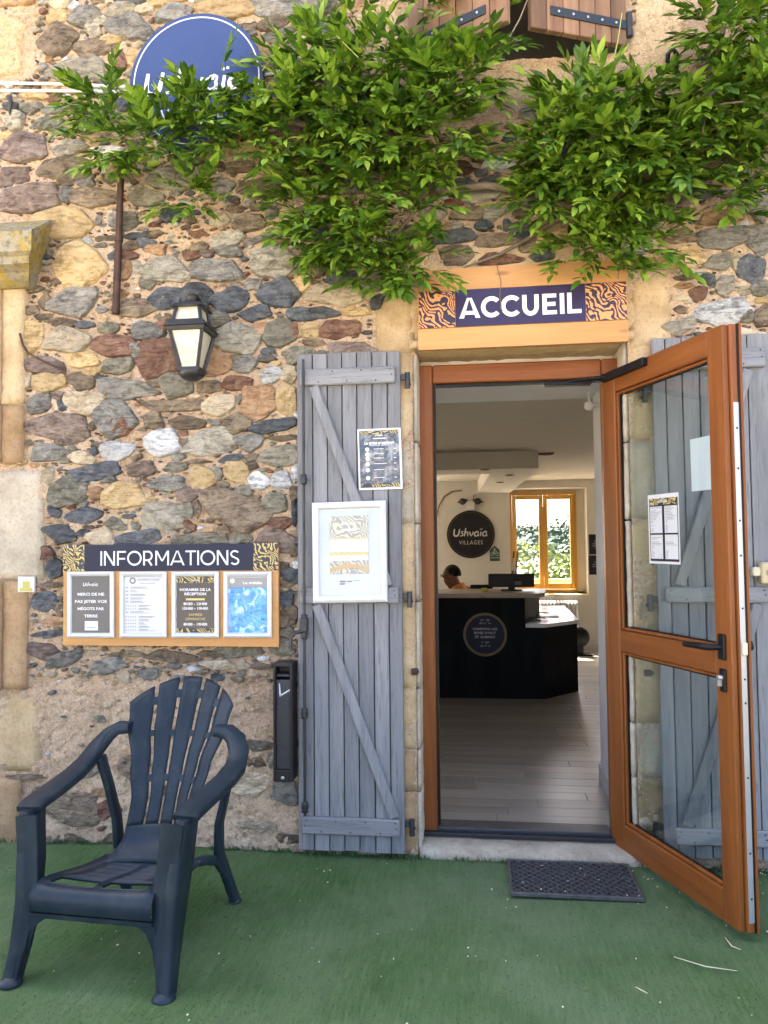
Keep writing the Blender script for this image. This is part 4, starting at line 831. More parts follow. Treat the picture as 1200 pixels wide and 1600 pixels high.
B(FXL1+.0, FXR0-.0, FY, FY+.11, .052, .076, .004).build('drip_rail', plain('dark_rail', (.05,.055,.062), .4, .4), DF)
HPX, HPY, ANG = .553, .138, math.atan2(-.934, .358)
DR = thing('glazed_door', 'open glazed door with reddish wooden frame swung out towards the turf', 'door', (HPX, HPY, .0), ANG)
DW, DT, DZ0, DZTop = .824, .052, .036, 2.105; ST_ = .098
def dl(x0,x1,y0,y1,z0,z1,c=.004): return B(x0,x1,y0,y1,z0,z1,c)
q = MB(); q.box(0, ST_, 0, DT, DZ0, DZTop, .005); q.build('stile', M_DOORW, DR, local=True)
q = MB(); q.box(DW-ST_, DW-.012, 0, .022, DZ0, DZTop, .004).box(DW-ST_, DW, .0221, DT, DZ0, DZTop, .004).box(DW-.02, DW+.010, DT+.0005, DT+.010, DZ0-.002, DZTop+.005, .003)
q.build('stile', M_DOORW, DR, local=True)
for (z0, z1, nm) in ((DZTop-.095, DZTop, 'top_rail'), (.885, .975, 'middle_rail'), (DZ0, .150, 'bottom_rail')): B(ST_+.0008, DW-ST_-.0008, .0006, DT-.0006, z0, z1, .004).build(nm, M_DOORH, DR, local=True)
for (z0, z1) in ((.152, .883), (.977, DZTop-.097)):
    gl = B(ST_-.004, DW-ST_+.004, .026, .032, z0-.004, z1+.004).build('glass_pane', M_GLASS, DR, local=True)
    gl2 = B(ST_-.004, DW-ST_+.004, .040, .046, z0-.004, z1+.004).build('glass_pane', M_GLASS, DR, local=True)
    q = MB(); e = .012
    q.box(ST_+.001, ST_+e, .010, .0255, z0, z1, .003).box(DW-ST_-e, DW-ST_-.001, .010, .0255, z0, z1, .003).box(ST_+e, DW-ST_-e, .0102, .0254, z0, z0+e, .003).box(ST_+e, DW-ST_-e, .0102, .0254, z1-e, z1, .003)
    q.build('glazing_bead', M_DOORW, DR, local=True)
    q = MB(); e = .016
    q.box(ST_+.0121, ST_+e+.004, .020, .0256, z0+.012, z1-.012).box(DW-ST_-e-.004, DW-ST_-.0121, .020, .0256, z0+.012, z1-.012).box(ST_+.0121, DW-ST_-.0121, .0201, .0255, z0+.0121, z0+e+.002).box(ST_+.0121, DW-ST_-.0121, .0201, .0255, z1-e-.002, z1-.0121)
    q.box(ST_-.003, ST_+.01, .033, .039, z0, z1).box(DW-ST_-.01, DW-ST_+.003, .033, .039, z0, z1)
    q.build('glass_gasket', M_BLACK, DR, local=True)
q = MB().box(DW-.012, DW-.0085, .003, .0218, .30-.235, 1.83, .001); q = MB().box(DW-.0005, DW+.0022, .026, .048, .07, 1.83, .0008)
ls = q.build('lock_strip', plain('grey_zinc', (.42,.43,.44), .4, .5), DR, local=True)
q = MB()
for z in (.15,.30,.55,.80,.88,1.12,1.3,1.42,1.6,1.74): q.lathe([(.004,0),(.004,.0008),(.002,.001)], (DW+.0022, .037, z), 'x', 8)
q.build('screws', M_PRINTK, ls, local=True)
B(DW+.0024, DW+.012, .028, .046, .962, 1.004, .002).build('latch', plain('cream_nylon', (.66,.60,.45), .5), DR, local=True)
B(DW-.004, DW+.004, DT-.0058, DT+.0004, DZ0, DZTop, .001).build('rubber_seal', M_BLACK, DR, local=True)
zh = .985; q = MB(); hx = DW-.055
q.sweep([(hx,-.001,zh-.075),(hx,-.001,zh+.03)], [(.032,.012)]*2, (1,0,0)) if False else q.box(hx-.018,hx+.018,-.012,-.0005,zh-.045,zh+.045,.006)
hp = q.build('handle_plate', M_BLACK, DR, local=True)
MB().tube([(hx,-.0125,zh),(hx,-.045,zh),(hx-.012,-.056,zh),(hx-.06,-.060,zh),(hx-.135,-.058,zh-.004)], [.011,.011,.012,.012,.010], 10).build('handle', M_BLACK, DR, local=True)
q = MB().box(hx-.016,hx+.016,-.010,-.0005,zh-.155,zh-.075,.006); kp = q.build('key_plate', M_BLACK, DR, local=True)
MB().lathe([(.0088,0),(.0088,-.016),(.007,-.017)], (hx,-.0005-.0095,zh-.105), 'y', 14).box(hx-.004,hx+.004,-.0262,-.0105,zh-.135,zh-.112,.001).build('key_cylinder', M_STEEL, DR, local=True)
MB().lathe([(.02,0),(.02,.01),(.010,.012),(.012,.03),(.022,.042),(.020,.055)], (hx, DT+.0005, zh), 'y', 14).build('outer_knob', M_BLACK, DR, local=True)
q = MB(); q.box(.03, .36, -.026, -.0006, DZTop-.040, DZTop-.005, .004); cl = q.build('closer_rail', M_BLACK, DR, local=True)
a0 = Vector((HPX, HPY, 0)) + Matrix.Rotation(ANG, 3, 'Z') @ Vector((.06, -.02, DZTop-.02)); a1 = Vector((.36, FY+.03, FZT-.014)); a2 = Vector((.46, FY-.01, FZT-.010))
MB().tube([a0, a2, a1], .0075, 6).box(a1.x-.06, a1.x+.15, FY+.005, FY+.05, FZT-.028, FZT-.012, .003).build('closer_arm', M_BLACK, DR)
for z in (.25, 1.1, 1.95): MB().tube([(-.006,DT-.004,z-.045),(-.006,DT-.004,z+.045)], .008, 8).build('hinge', M_BLACK, DR, local=True)
def on_leaf(px, py, t=.0):
    o = Vector((HPX, HPY, 0)); R_ = Matrix.Rotation(ANG, 3, 'Z'); n_ = R_ @ Vector((0,1,0)); o2 = o+n_*t; d = ray(px, py); k = (o2-CP).dot(n_)/d.dot(n_); return CP+d*k
# notices taped to the glass
def px_sheet(f, TL, TR, BL, t): return Sheet(f(*TL, t), f(*TR, t), f(*BL, t))
S1 = px_sheet(on_leaf, (1012,774), (1060,769), (1015,880), .0255)
N1 = thing('door_notice', 'white notice with four text blocks on a black ground taped to the door glass', 'notice', S1.P(.5,1))
m_ = MB(); S1.quad(m_, 0,0,1,1,.0,.0006); m_.build('sheet', M_PAPER, N1)
m_ = MB(); S1.quad(m_, .07,.06,.95,.155,.0008,.0002); m_.build('banner', M_ZEB, N1); m_ = MB(); S1.quad(m_, .07,.155,.95,.175,.0008,.0002); S1.quad(m_, .47,.175,.54,.93,.0008,.0002); S1.quad(m_, .07,.56,.95,.585,.0008,.0002); S1.quad(m_, .07,.93,.95,.965,.0008,.0002)
S1.quad(m_, .05,.06,.07,.965,.0008,.0002); S1.quad(m_, .95,.06,.97,.965,.0008,.0002); m_.build('black_bands', M_PRINTK, N1)
m_ = MB(); r = random.Random(8)
for (a, b) in ((.10,.44),(.57,.92)):
    for k in range(34):
        v = .19+k*.0215
        if .545 < v < .60: continue
        if r.random() < .15: continue
        S1.quad(m_, a, v, a+(b-a)*(r.uniform(.5,1) if (k % 17) < 9 else r.uniform(.15,.3)), v+.007, .0008, .0002)
m_.build('text_lines', M_PRINTG, N1)
m_ = MB(); brand(S1, m_, S1.w*.5, S1.h*.10, S1.w*.3, .0012); m_.build('brand_lettering', M_PRINTW, N1)
S2 = px_sheet(on_leaf, (1078,687), (1110,680), (1081,768), .0325)
N2 = thing('taped_paper', 'blank pale sheet taped behind the glass near the door edge', 'paper', S2.P(.5,1)); m_ = MB(); S2.quad(m_, 0,0,1,1,.0,.0006); m_.build('sheet', plain('bluish_paper', (.62,.68,.72), .5), N2)

# ------------------------------------------------------------------ louvreless plank shutters beside the door
def nails(mb, pts, y):
    for (x, z) in pts: mb.lathe([(.0035,0),(.0035,-.0012),(.0015,-.0016)], (x, y, z), 'y', 6)
def shutter(name, label, x0, x1, z0, z1, joints, battens, diags, hinge_x, hz, bar=None, nm_group=None):
    t_ = thing(name, label, 'shutter', ((x0+x1)/2, -.02, z0)); r = random.Random(int(x0*100))
    js = [x0]+joints+[x1]
    for a, b in zip(js[:-1], js[1:]):
        B(a+.0022, b-.0022, -.048+r.uniform(-.0008,.0008), -.022, z0+r.uniform(-.003,.003), z1+r.uniform(-.003,.003), .0025).build('plank', M_GREYP, t_)
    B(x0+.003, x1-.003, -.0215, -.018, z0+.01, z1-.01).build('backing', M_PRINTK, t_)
    for (a, b, c, d) in battens:
        o = B(a, b, -.072, -.0490, c, d, .005).build('batten', M_GREYH, t_)
        q = MB(); n_ = 7; nails(q, [(a+.02+(b-a-.04)*k/(n_-1), (c if k % 2 else d)+(.014 if k % 2 else -.014)) for k in range(n_)]+[(a+.012, (c+d)/2),(b-.015,(c+d)/2)], -.072); q.build('nails', M_RUST, o)
    for (p0, p1, w_) in diags:
        d_ = Vector((p1[0]-p0[0], 0, p1[1]-p0[1])); L_ = d_.length; a_ = atan2(d_.x, d_.z); M = Matrix.Translation((p0[0], 0, p0[1])) @ Matrix.Rotation(a_, 4, 'Y')
        MB().box(-w_/2, w_/2, -.0705, -.0492, 0, L_, .005, M).build('brace', M_GREYP, t_)
    for z in hz:
        s_ = 1 if hinge_x > (x0+x1)/2 else -1; q = MB()
        q.box(hinge_x, hinge_x+s_*.030, -.044, -.034, z-.014, z+.014, .002).tube([(hinge_x+s_*.030,-.040,z-.050),(hinge_x+s_*.030,-.040,z+.020)], .0115, 10).tube([(hinge_x+s_*.030,-.040,z-.026),(hinge_x+s_*.036,-.012,z-.026)], .008, 6)
        q.build('pintle_hinge', M_IRON, t_)
    return t_
YS = -.048
lx0, lx1 = -.808, -.340; lz0, lz1 = .028, 2.208
J = [WX(p, 590, YS) for p in (488, 511, 534, 557, 581, 604.6)]
zz = lambda py, px=550: at(px, py, -.07).z
LS = shutter('door_shutter', 'folded back grey plank shutter left of the doorway carrying the white poster frame', lx0, lx1, lz0, lz1, J,
    [(WX(468,590,-.07), WX(617,590,-.07), zz(600), zz(574)), (WX(469,930,-.07), WX(623,930,-.07), zz(943), zz(918)), (WX(472,1290,-.07), WX(625,1290,-.07), zz(1306), zz(1279))],
    [((WX(489,600,-.07), zz(600)-.002), (WX(606,917,-.07), zz(917)+.002), .045), ((WX(494,945,-.07), zz(944)-.002), (WX(616,1278,-.07), zz(1278)+.002), .045)], lx1, [zz(590), zz(932), zz(1288)])
q = MB(); bx = WX(475, 900, -.085); q.tube([(bx, -.085, zz(1275)), (bx, -.085, zz(560))], .0065, 8); bar = q.build('espagnolette_rod', M_IRON, LS)
for py in (748, 1115, 1262, 968, 990):
    z = zz(py); MB().lathe([(.008,-.024),(.016,-.018),(.012,-.010),(.017,0),(.012,.010),(.016,.018),(.008,.024)], (bx, -.085, z), 'z', 10).box(bx-.006,bx+.006,-.080,-.0488,z-.006,z+.006).build('rod_guide', M_IRON, LS)
z = zz(975); MB().box(bx-.018,bx+.018,-.105,-.0725,z-.035,z+.030,.006).build('rod_lock', M_IRON, LS)
MB().tube([(bx-.01,-.10,z-.03),(bx-.035,-.115,z-.035),(bx-.050,-.12,z-.055),(bx-.055,-.12,z-.095),(bx-.040,-.12,z-.112)], [.008,.009,.008,.007,.008], 8).build('rod_handle', M_IRON, LS)
rx0, rx1 = .730, 1.205; rz0, rz1 = .058, 2.215
J = [WX(p, 700, YS) for p in (1043, 1069, 1096, 1122, 1146, 1172)]; zr = lambda py, px=1100: at(px, py, -.07).z
RS = shutter('door_shutter', 'folded back grey plank shutter right of the doorway behind the open glass door', rx0, rx1, rz0, rz1, J,
    [(WX(1020,580,-.07), WX(1197,580,-.07), zr(576), zr(545)), (WX(1041,930,-.07), WX(1200,930,-.07)+.005, zr(942), zr(917)), (WX(1056,1310,-.07), WX(1204,1310,-.07), zr(1322), zr(1296))],
    [((WX(1170,580,-.07), zr(578)-.002), (WX(1062,915,-.07), zr(916)+.002), .045), ((WX(1186,945,-.07), zr(944)-.002), (WX(1075,1294,-.07), zr(1295)+.002), .045)], rx0, [zr(605), zr(937), zr(1300)])
a0 = at(1187, 912, -.07); a1 = at(1212, 878, -.07); lk = B(a0.x, a0.x+.085, -.095, -.0488, a0.z, a1.z, .006).build('rim_lock', plain('beige_metal', (.50,.42,.27), .45, .2), RS)
MB().lathe([(.012,0),(.012,-.006),(.008,-.007)], (a0.x+.032, -.0955, (a0.z+a1.z)/2+.002), 'y', 14).build('cylinder', M_STEEL, lk)
a0 = at(1175, 900, -.07); a1 = at(1187, 886, -.07); B(a0.x, a1.x-.002, -.088, -.0488, a0.z, a1.z, .003).build('bolt_keep', plain('cream_metal', (.66,.60,.44), .45), RS)
# spare pintles / hold-backs in the jamb stones
for i, (px, py, lab) in enumerate(((648, 1050, 'rusty iron catch set in the left door jamb'), (1012, 1052, 'rusty iron catch set in the right door jamb'))):
    p = at(px, py, -.02); tag(MB().box(p.x-.014,p.x+.014,-.035,.0,p.z-.012,p.z+.014,.003).box(p.x-.008,p.x+.02,-.045,-.030,p.z-.003,p.z+.010,.002).build('iron_catch', M_RUST), lab, 'catch')

# poster frame and poster on the left shutter
def snap_frame(S, par, w=.02, th=.012, mat=M_ALU, nm='snap_frame'):
    m_ = MB(); ww, hh = w/S.w, w/S.h; un, vn, n_ = S.u.normalized(), S.v.normalized(), S.n
    prof = [(0,0),(.0,.6),(.35,1),(.8,.75),(1,.2)]
    for (a, b, inw, L_) in ((S.P(0,0), un, vn, S.w), (S.P(1,0), vn, -un, S.h), (S.P(1,1), -un, -vn, S.w), (S.P(0,1), -vn, un, S.h)):
        V = []
        for (q_, d_) in prof:
            V.append(a+inw*w*q_+b*w*q_+n_*th*d_)
        for (q_, d_) in prof:
            V.append(a+inw*w*q_+b*(L_-w*q_)+n_*th*d_)
        k = len(prof); m_.add(V, [(i, i+k, i+k+1, i+1) for i in range(k-1)])
    return m_.build(nm, mat, par)
f = lambda px, py, t=0: at(px, py, -.0735)
FP = Sheet(f(488,786), f(603,782), f(490,942)); FR = thing('poster_frame', 'white snap frame with a washed out poster hung on the left shutter', 'frame', FP.P(.5,1)+Vector((0,0,0)))
m_ = MB(); FP.quad(m_, .0,.0,1,1,.0,.006); m_.build('back_panel', M_WHITE, FR); snap_frame(FP, FR, .030, .016, M_WHITE)
m_ = MB(); FP.quad(m_, .09,.08,.91,.93,.0015,.001); m_.build('sheet', plain('pale_blue_sheet', (.47,.52,.57), .15), FR)
m_ = MB(); FP.quad(m_, .23,.14,.76,.72,.0028,.0005); m_.build('faded_print', zebra('faded_zebra', (.30,.30,.30), (.52,.50,.36), 34, .5), FR)
m_ = MB(); FP.quad(m_, .23,.36,.76,.37,.0036,.0004); FP.quad(m_, .23,.505,.76,.53,.0036,.0004); m_.build('gold_lines', plain('pale_gold', (.55,.47,.22), .4), FR)
m_ = MB(); FP.quad(m_, .235,.375,.755,.50,.0036,.0004); FP.quad(m_, .235,.535,.755,.585,.0036,.0004); brand(FP, m_, FP.w*.5, FP.h*.215, FP.w*.18, .0042); FP.quad(m_, .40,.27,.60,.29,.0040,.0004); m_.build('white_print', M_PRINTW, FR)
m_ = MB(); FP.poly(m_, [(FP.w*.23, FP.h*.66)]+[(FP.w*(.23+.53*k/10), FP.h*(.665-.045*sin(pi*k/10))) for k in range(11)]+[(FP.w*.76, FP.h*.69)]+[(FP.w*(.76-.53*k/10), FP.h*(.705-.045*sin(pi*k/10))) for k in range(11)], .0040); m_.build('wooden_ring_print', plain('tan_print', (.50,.36,.20), .4), FR)
m_ = MB(); FP.quad(m_, .36,.785,.44,.80,.0030,.0004); FP.quad(m_, .46,.787,.53,.80,.0030,.0004); FP.quad(m_, .55,.785,.63,.79,.0030,.0004); FP.quad(m_, .36,.81,.43,.825,.0030,.0004); m_.build('small_logos', M_PRINTG, FR)
f = lambda px, py, t=0: at(px, py, -.0535)
PP = Sheet(f(558,671), f(626,668), f(561,766)); PT = thing('laminated_poster', 'laminated dark poster with white border on the upper left shutter', 'poster', PP.P(.5,1))
m_ = MB(); PP.quad(m_, 0,0,1,1,.0,.002); m_.build('sheet', M_PAPER, PT); m_ = MB(); PP.quad(m_, .04,.03,.95,.965,.0010,.0006)
t = NT('crinkled_dark_print', .12, 0, .8); v = t.vec(); nn = t.noise(v, 14, 5, .7); t.color(t.ramp(nn, [(.38, (.012,.03,.06)), (.5, (.05,.06,.07)), (.6, (.27,.27,.28))])); t.bump(t.noise(v, 20, 4, .6, 1.0), .6, .01); M_CRK = t.m
m_.build('dark_print', M_CRK, PT); m_ = MB(); PP.quad(m_, .05,.04,.94,.09,.0014,.0003); PP.quad(m_, .05,.90,.94,.955,.0014,.0003); m_.build('zebra_edges', M_ZEB, PT)
m_ = MB(); brand(PP, m_, PP.w*.5, PP.h*.11, PP.w*.18, .0018); PP.text(m_, 'Les services en supplément', .5, .235, .02, width=PP.w*.68, bold=.03, d=.0016); PP.text(m_, 'Additional services', .5, .272, .014, width=PP.w*.46, d=.0016)
PP.quad(m_, .36,.155,.64,.17,.0016,.0003)
for k, v in enumerate((.33,.41,.48,.57,.67,.80)): PP.quad(m_, .36,v,.60+.06*(k == 3),v+.010,.0016,.0003); PP.quad(m_, .82,v,.88,v+.012,.0016,.0003); PP.ring(m_, PP.w*.22, PP.h*(v+.008), 0, PP.w*.05, .0016, 7)
m_.build('white_print', M_PRINTW, PT)

# ------------------------------------------------------------------ ACCUEIL sign
f = lambda px, py, t=0: at(px, py, -.055)
AS = Sheet(f(651.5,423), f(978,405), f(654,547)); k_ = AS.P(1,1)
AC = thing('welcome_sign', 'oiled pine board sign reading ACCUEIL above the doorway', 'sign', AS.P(.5,1)); un = AS.u.normalized(); 
for (v0, v1) in ((0,.268),(.273,.735),(.740,1)): m_ = MB(); AS.quad(m_, 0,v0,1,v1,.0,.030); m_.build('board', M_PINE, AC)
m_ = MB(); AS.quad(m_, .185,.275,.805,.733,.003,.0026); m_.build('navy_panel', plain('aubergine_print', (.030,.020,.062), .35), AC)
for (a, b) in ((.006,.183),(.807,.996)): m_ = MB(); AS.quad(m_, a,.275,b,.733,.0031,.0026); m_.build('zebra_panel', M_ZEBO, AC)
CW = []
def strokes(S, mb, glyphs, x0, y0, H, wdt, d, sl_=0):
    un, vn = S.u.normalized(), S.v.normalized(); x = x0
    for g_, adv in glyphs:
        for poly in g_:
            mb_pts = [(x+px_*H, y0-py_*H) for px_, py_ in poly]; S.poly(mb, mb_pts, d)
        x += adv*H
def bar(x0,y0,x1,y1,w): 
    dx,dy=x1-x0,y1-y0; L_=sqrt(dx*dx+dy*dy); nx,ny=-dy/L_*w/2,dx/L_*w/2
    return [(x0+nx,y0+ny),(x1+nx,y1+ny),(x1-nx,y1-ny),(x0-nx,y0-ny)]
def arcs(cx,cy,rx,ry,a0,a1,w,n=14):
    out=[]
    for k in range(n):
        t0,t1=radians(a0+(a1-a0)*k/n),radians(a0+(a1-a0)*(k+1)/n)
        out.append([(cx+(rx+w/2)*cos(t0),cy+(ry+w/2)*sin(t0)),(cx+(rx+w/2)*cos(t1),cy+(ry+w/2)*sin(t1)),(cx+(rx-w/2)*cos(t1),cy+(ry-w/2)*sin(t1)),(cx+(rx-w/2)*cos(t0),cy+(ry-w/2)*sin(t0))])
    return out
def glyph(ch, w):
    h = w/2
    if ch == 'A': return [[(0,0),(w*1.08,0),(.52+.0,1-.02),(.52-.42*w-.02,1)] , [(1.04,0),(1.04-w*1.08,0),(.52-.02,.98),(.52+.42*w+.02,1)], bar(.22,.26,.82,.26,w*.85)], 1.08
    if ch == 'C': return arcs(.52,.5,.52-h,.5-h+.02,42,318,w,18), .98
    if ch == 'U': return [bar(h+.06,.42,h+.06,1,w), bar(.86-h,.42,.86-h,1,w)] + arcs(.46,.42,.40-h,.42-h+.02,180,360,w,14), .96
    if ch == 'E': return [bar(h+.07,0,h+.07,1,w), bar(.07,h*.9,.76,h*.9,w*.9), bar(.07,.5,.70,.5,w*.9), bar(.07,1-h*.9,.75,1-h*.9,w*.9)], .84
    if ch == 'I': return [bar(h+.07,0,h+.07,1,w)], .14+w
    if ch == 'L': return [bar(h+.07,0,h+.07,1,w), bar(.07,h*.9,.74,h*.9,w*.9)], .76
    if ch == 'N': return [bar(h+.07,0,h+.07,1,w), bar(.88-h,0,.88-h,1,w), [(.07,1),(.07+w*1.25,1),(.88,0),(.88-w*1.25,0)]], .96
    if ch == 'F': return [bar(h+.07,0,h+.07,1,w), bar(.07,.47,.66,.47,w*.9), bar(.07,1-h*.9,.72,1-h*.9,w*.9)], .78
    if ch == 'O': return arcs(.56,.5,.53-h,.51-h,0,360,w,26), 1.13
    if ch == 'R': return [bar(h+.07,0,h+.07,1,w), bar(.07,.36,.45,.36,w*.9), bar(.07,1-h*.9,.45,1-h*.9,w*.9), bar(.44,.36,.76-h,0,w*1.05)] + arcs(.43,.66,.33-h,.34-h*.8,-92,92,w,10), .88
    if ch == 'M': return [bar(h+.07,0,h+.07,1,w), bar(1.06-h,0,1.06-h,1,w), [(.07,1),(.07+w*1.2,1),(.565+w*.45,.28),(.565-w*.45,.28)], [(1.06,1),(1.06-w*1.2,1),(.565-w*.45,.28),(.565+w*.45,.28)]], 1.14
    if ch == 'T': return [bar(.40,0,.40,1,w), bar(.02,1-h*.9,.78,1-h*.9,w*.9)], .80
    if ch == 'S': return arcs(.38,.735,.28-h*.3,.265-h*.9,30,270,w*.95,10) + arcs(.38,.265,.28-h*.3,.265-h*.9,-150,90,w*.95,10), .76
def word(S, mb, st, u, v, H, wd, d, width=None):
    gl_ = []; tot = 0; pos = []
    for ch in st: g_, adv = glyph(ch, wd); pos.append(tot); gl_.append(g_); tot += adv
    k = (width/(tot*H)) if width else 1.0; x0 = S.w*u-tot*H*k/2; y0 = S.h*v+H/2
    for g_, p_ in zip(gl_, pos):
        for i, poly in enumerate(g_): S.poly(mb, [(x0+(p_+a)*H*k, y0-b*H) for a, b in poly], d+.00012*(i % 4))
m_ = MB(); word(AS, m_, 'ACCUEIL', .495, .505, AS.h*.255, .215, .0040, AS.w*.585); m_.build('lettering', plain('cream_letters', (.80,.78,.72), .5), AC)

# ------------------------------------------------------------------ INFORMATIONS board
f = lambda px, py, t=0: at(px, py, -.050)
IS = Sheet(f(99.5,852), f(434.5,849), f(98.5,1008)); IB = thing('information_board', 'pine notice board headed INFORMATIONS with four framed sheets', 'board', IS.P(.5,1))
m_ = MB(); IS.quad(m_, 0,.0,1,1,.0,.022); m_.build('board', M_PINE, IB)
m_ = MB(); IS.quad(m_, .102,.0,.888,.262,.003,.0028); m_.build('header_panel', M_NAVY, IB)
for (a, b) in ((-.001,.101),(.889,1.001)): m_ = MB(); IS.quad(m_, a,-.004,b,.262,.0032,.0028); m_.build('zebra_panel', M_ZEB, IB)
m_ = MB(); word(IS, m_, 'INFORMATIONS', .502, .135, IS.h*.145, .125, .0042, IS.w*.655); m_.build('lettering', M_PRINTW, IB)
fr4 = []
for i, (x0, x1) in enumerate(((106,179),(188,261),(269,342.5),(350,425))):
    S = Sheet(at(x0,893.5,-.054), at(x1,893,-.054), at(x0,996,-.054)); fr4.append(S)
    S.fo = snap_frame(S, IB, .022, .014)
def inner(S, u0, v0, u1, v1, d, mat, nm, par): m_ = MB(); S.quad(m_, u0, v0, u1, v1, d, .0008); return m_.build(nm, mat, par)
S = fr4[0]; sh_ = inner(S, .08,.06,.92,.94,.002, M_CRK, 'sheet', S.fo) if False else inner(S, .08,.06,.92,.94,.002, plain('slate_print', (.085,.088,.095), .2), 'sheet', S.fo)
m_ = MB(); brand(S, m_, S.w*.5, S.h*.19, S.w*.33, .003)
for (tx_, v, w_) in (('MERCI DE NE', .345, .57), ('PAS JETER VOS', .455, .68), ('MÉGOTS PAR', .565, .57), ('TERRE', .675, .29)): S.text(m_, tx_, .5, v, .0175, width=S.w*w_, bold=.035, d=.003)
S.quad(m_, .37,.75,.65,.89,.003,.0004); m_.build('lettering', M_PRINTW, S.fo)
m_ = MB(); S.text(m_, 'U', .59, .79, .012, d=.0036); S.quad(m_, .40,.84,.60,.85,.0036,.0003); m_.build('card_print', M_PRINTG, S.fo)
S = fr4[1]; inner(S, .08,.06,.92,.94,.002, M_PAPER, 'sheet', S.fo); m_ = MB(); S.text(m_, 'NUMÉROS UTILES', .61, .125, .015, width=S.w*.46, d=.003); r = random.Random(2)
S.quad(m_, .42,.172,.76,.18,.003,.0003)
for k, v in enumerate((.235,.29,.345,.40,.45,.515,.56,.61,.68,.73,.78,.83,.88)):
    if k < 5 or k == 7: S.quad(m_, .12,v,.18,v+.012,.003,.0003); x = .22
    else:
        for j in range(5): S.quad(m_, .12+.05*j,v,.145+.05*j,v+.012,.003,.0003)
        x = .40
    S.quad(m_, x,v-.005,x+r.uniform(.1,.35),v+.004,.003,.0003); S.quad(m_, x,v+.014,x+r.uniform(.15,.4),v+.020,.003,.0003)
S.ring(m_, S.w*.27, S.h*.135, S.w*.035, S.w*.07, .003, 24); m_.build('text_lines', M_PRINTG, S.fo)
S = fr4[2]; inner(S, .08,.06,.92,.94,.002, plain('dark_slate_print', (.035,.035,.045), .15), 'sheet', S.fo); inner(S, .09,.065,.91,.17,.0026, M_ZEB, 'zebra_top', S.fo); inner(S, .09,.86,.91,.93,.0026, M_ZEB, 'zebra_foot', S.fo)
m_ = MB(); brand(S, m_, S.w*.5, S.h*.13, S.w*.16, .0036)
for (tx_, v, w_) in (('HORAIRES DE LA', .275, .66), ('RÉCEPTION', .34, .46), ('8H30 - 12H00', .49, .50), ('15H00 - 19H00', .56, .54), ('8H00 - 19H00', .80, .50)): S.text(m_, tx_, .5, v, .016, width=S.w*w_, bold=.035, d=.0036)
m_.build('lettering', M_PRINTW, S.fo); m_ = MB(); S.text(m_, 'SAMEDI', .5, .655, .016, width=S.w*.28, d=.0036); S.text(m_, 'DIMANCHE', .5, .72, .016, width=S.w*.42, d=.0036); S.quad(m_, .3,.405,.7,.435,.0036,.0003); m_.build('gold_lettering', M_PRINTY, S.fo)
S = fr4[3]; t = NT('blue_satellite_print', .15, 0, .7); v = t.vec(); nn = t.noise(v, 22, 6, .7, 1.4); t.color(t.ramp(nn, [(.4, (.01,.17,.52)), (.55, (.03,.32,.75)), (.66, (.55,.72,.80))])); t.bump(t.noise(v, 24, 4, .6, 1.0), .5, .008)
inner(S, .08,.24,.92,.94,.002, t.m, 'blue_map', S.fo); inner(S, .08,.09,.92,.235,.002, plain('grey_banner', (.25,.25,.25), .2), 'banner', S.fo); inner(S, .08,.06,.92,.088,.002, M_PAPER, 'sheet_edge', S.fo)
m_ = MB(); S.text(m_, 'La météo', .60, .17, .017, width=S.w*.40, bold=.035, d=.003); S.ring(m_, S.w*.18, S.h*.14, 0, S.w*.05, .003, 12); m_.build('lettering', M_PRINTW, S.fo)
q = MB()
for (u, v) in ((.013,.5),(.985,.42)): q.lathe([(.003,0),(.003,-.002),(.001,-.0025)], IS.P(u, v, .001), 'y', 8)
q.build('screws', M_STEEL, IB)

# ------------------------------------------------------------------ round blue sign
c_ = at(306, 126, -.06); RB = thing('round_blue_sign', 'round blue enamel sign with white brush lettering half hidden by the creeper', 'sign', (c_.x, -.06, c_.z-.32))
m_bl = plain('sign_blue', (.034,.058,.155), .4); R0 = .322
MB().lathe([(R0,.02),(R0,.002),(R0-.002,0)], (c_.x, -.06, c_.z), 'y', 72).build('disc', m_bl, RB)
S2 = Sheet((c_.x-.5,-.0602,c_.z+.5),(c_.x+.5,-.0602,c_.z+.5),(c_.x-.5,-.0602,c_.z-.5)); S2.ring(MB(), .5, .5, R0-.024, R0-.018, .0012, 72).build('white_ring', M_PRINTW, RB)
m_ = MB(); brand(S2, m_, .5, .50, .49, .0014); m_.build('brush_lettering', M_PRINTW, RB); m_ = MB(); S2.text(m_, 'VILLAGES', .5, .66, .085, width=.34, sp=1.2, d=.0014); m_.build('lettering', M_PRINTW, RB)
MB().box(c_.x-.2,c_.x+.2,-.039,-.005,c_.z+.1,c_.z+.14).box(c_.x-.2,c_.x+.2,-.039,-.005,c_.z-.14,c_.z-.1).build('bracket', M_IRON, RB)

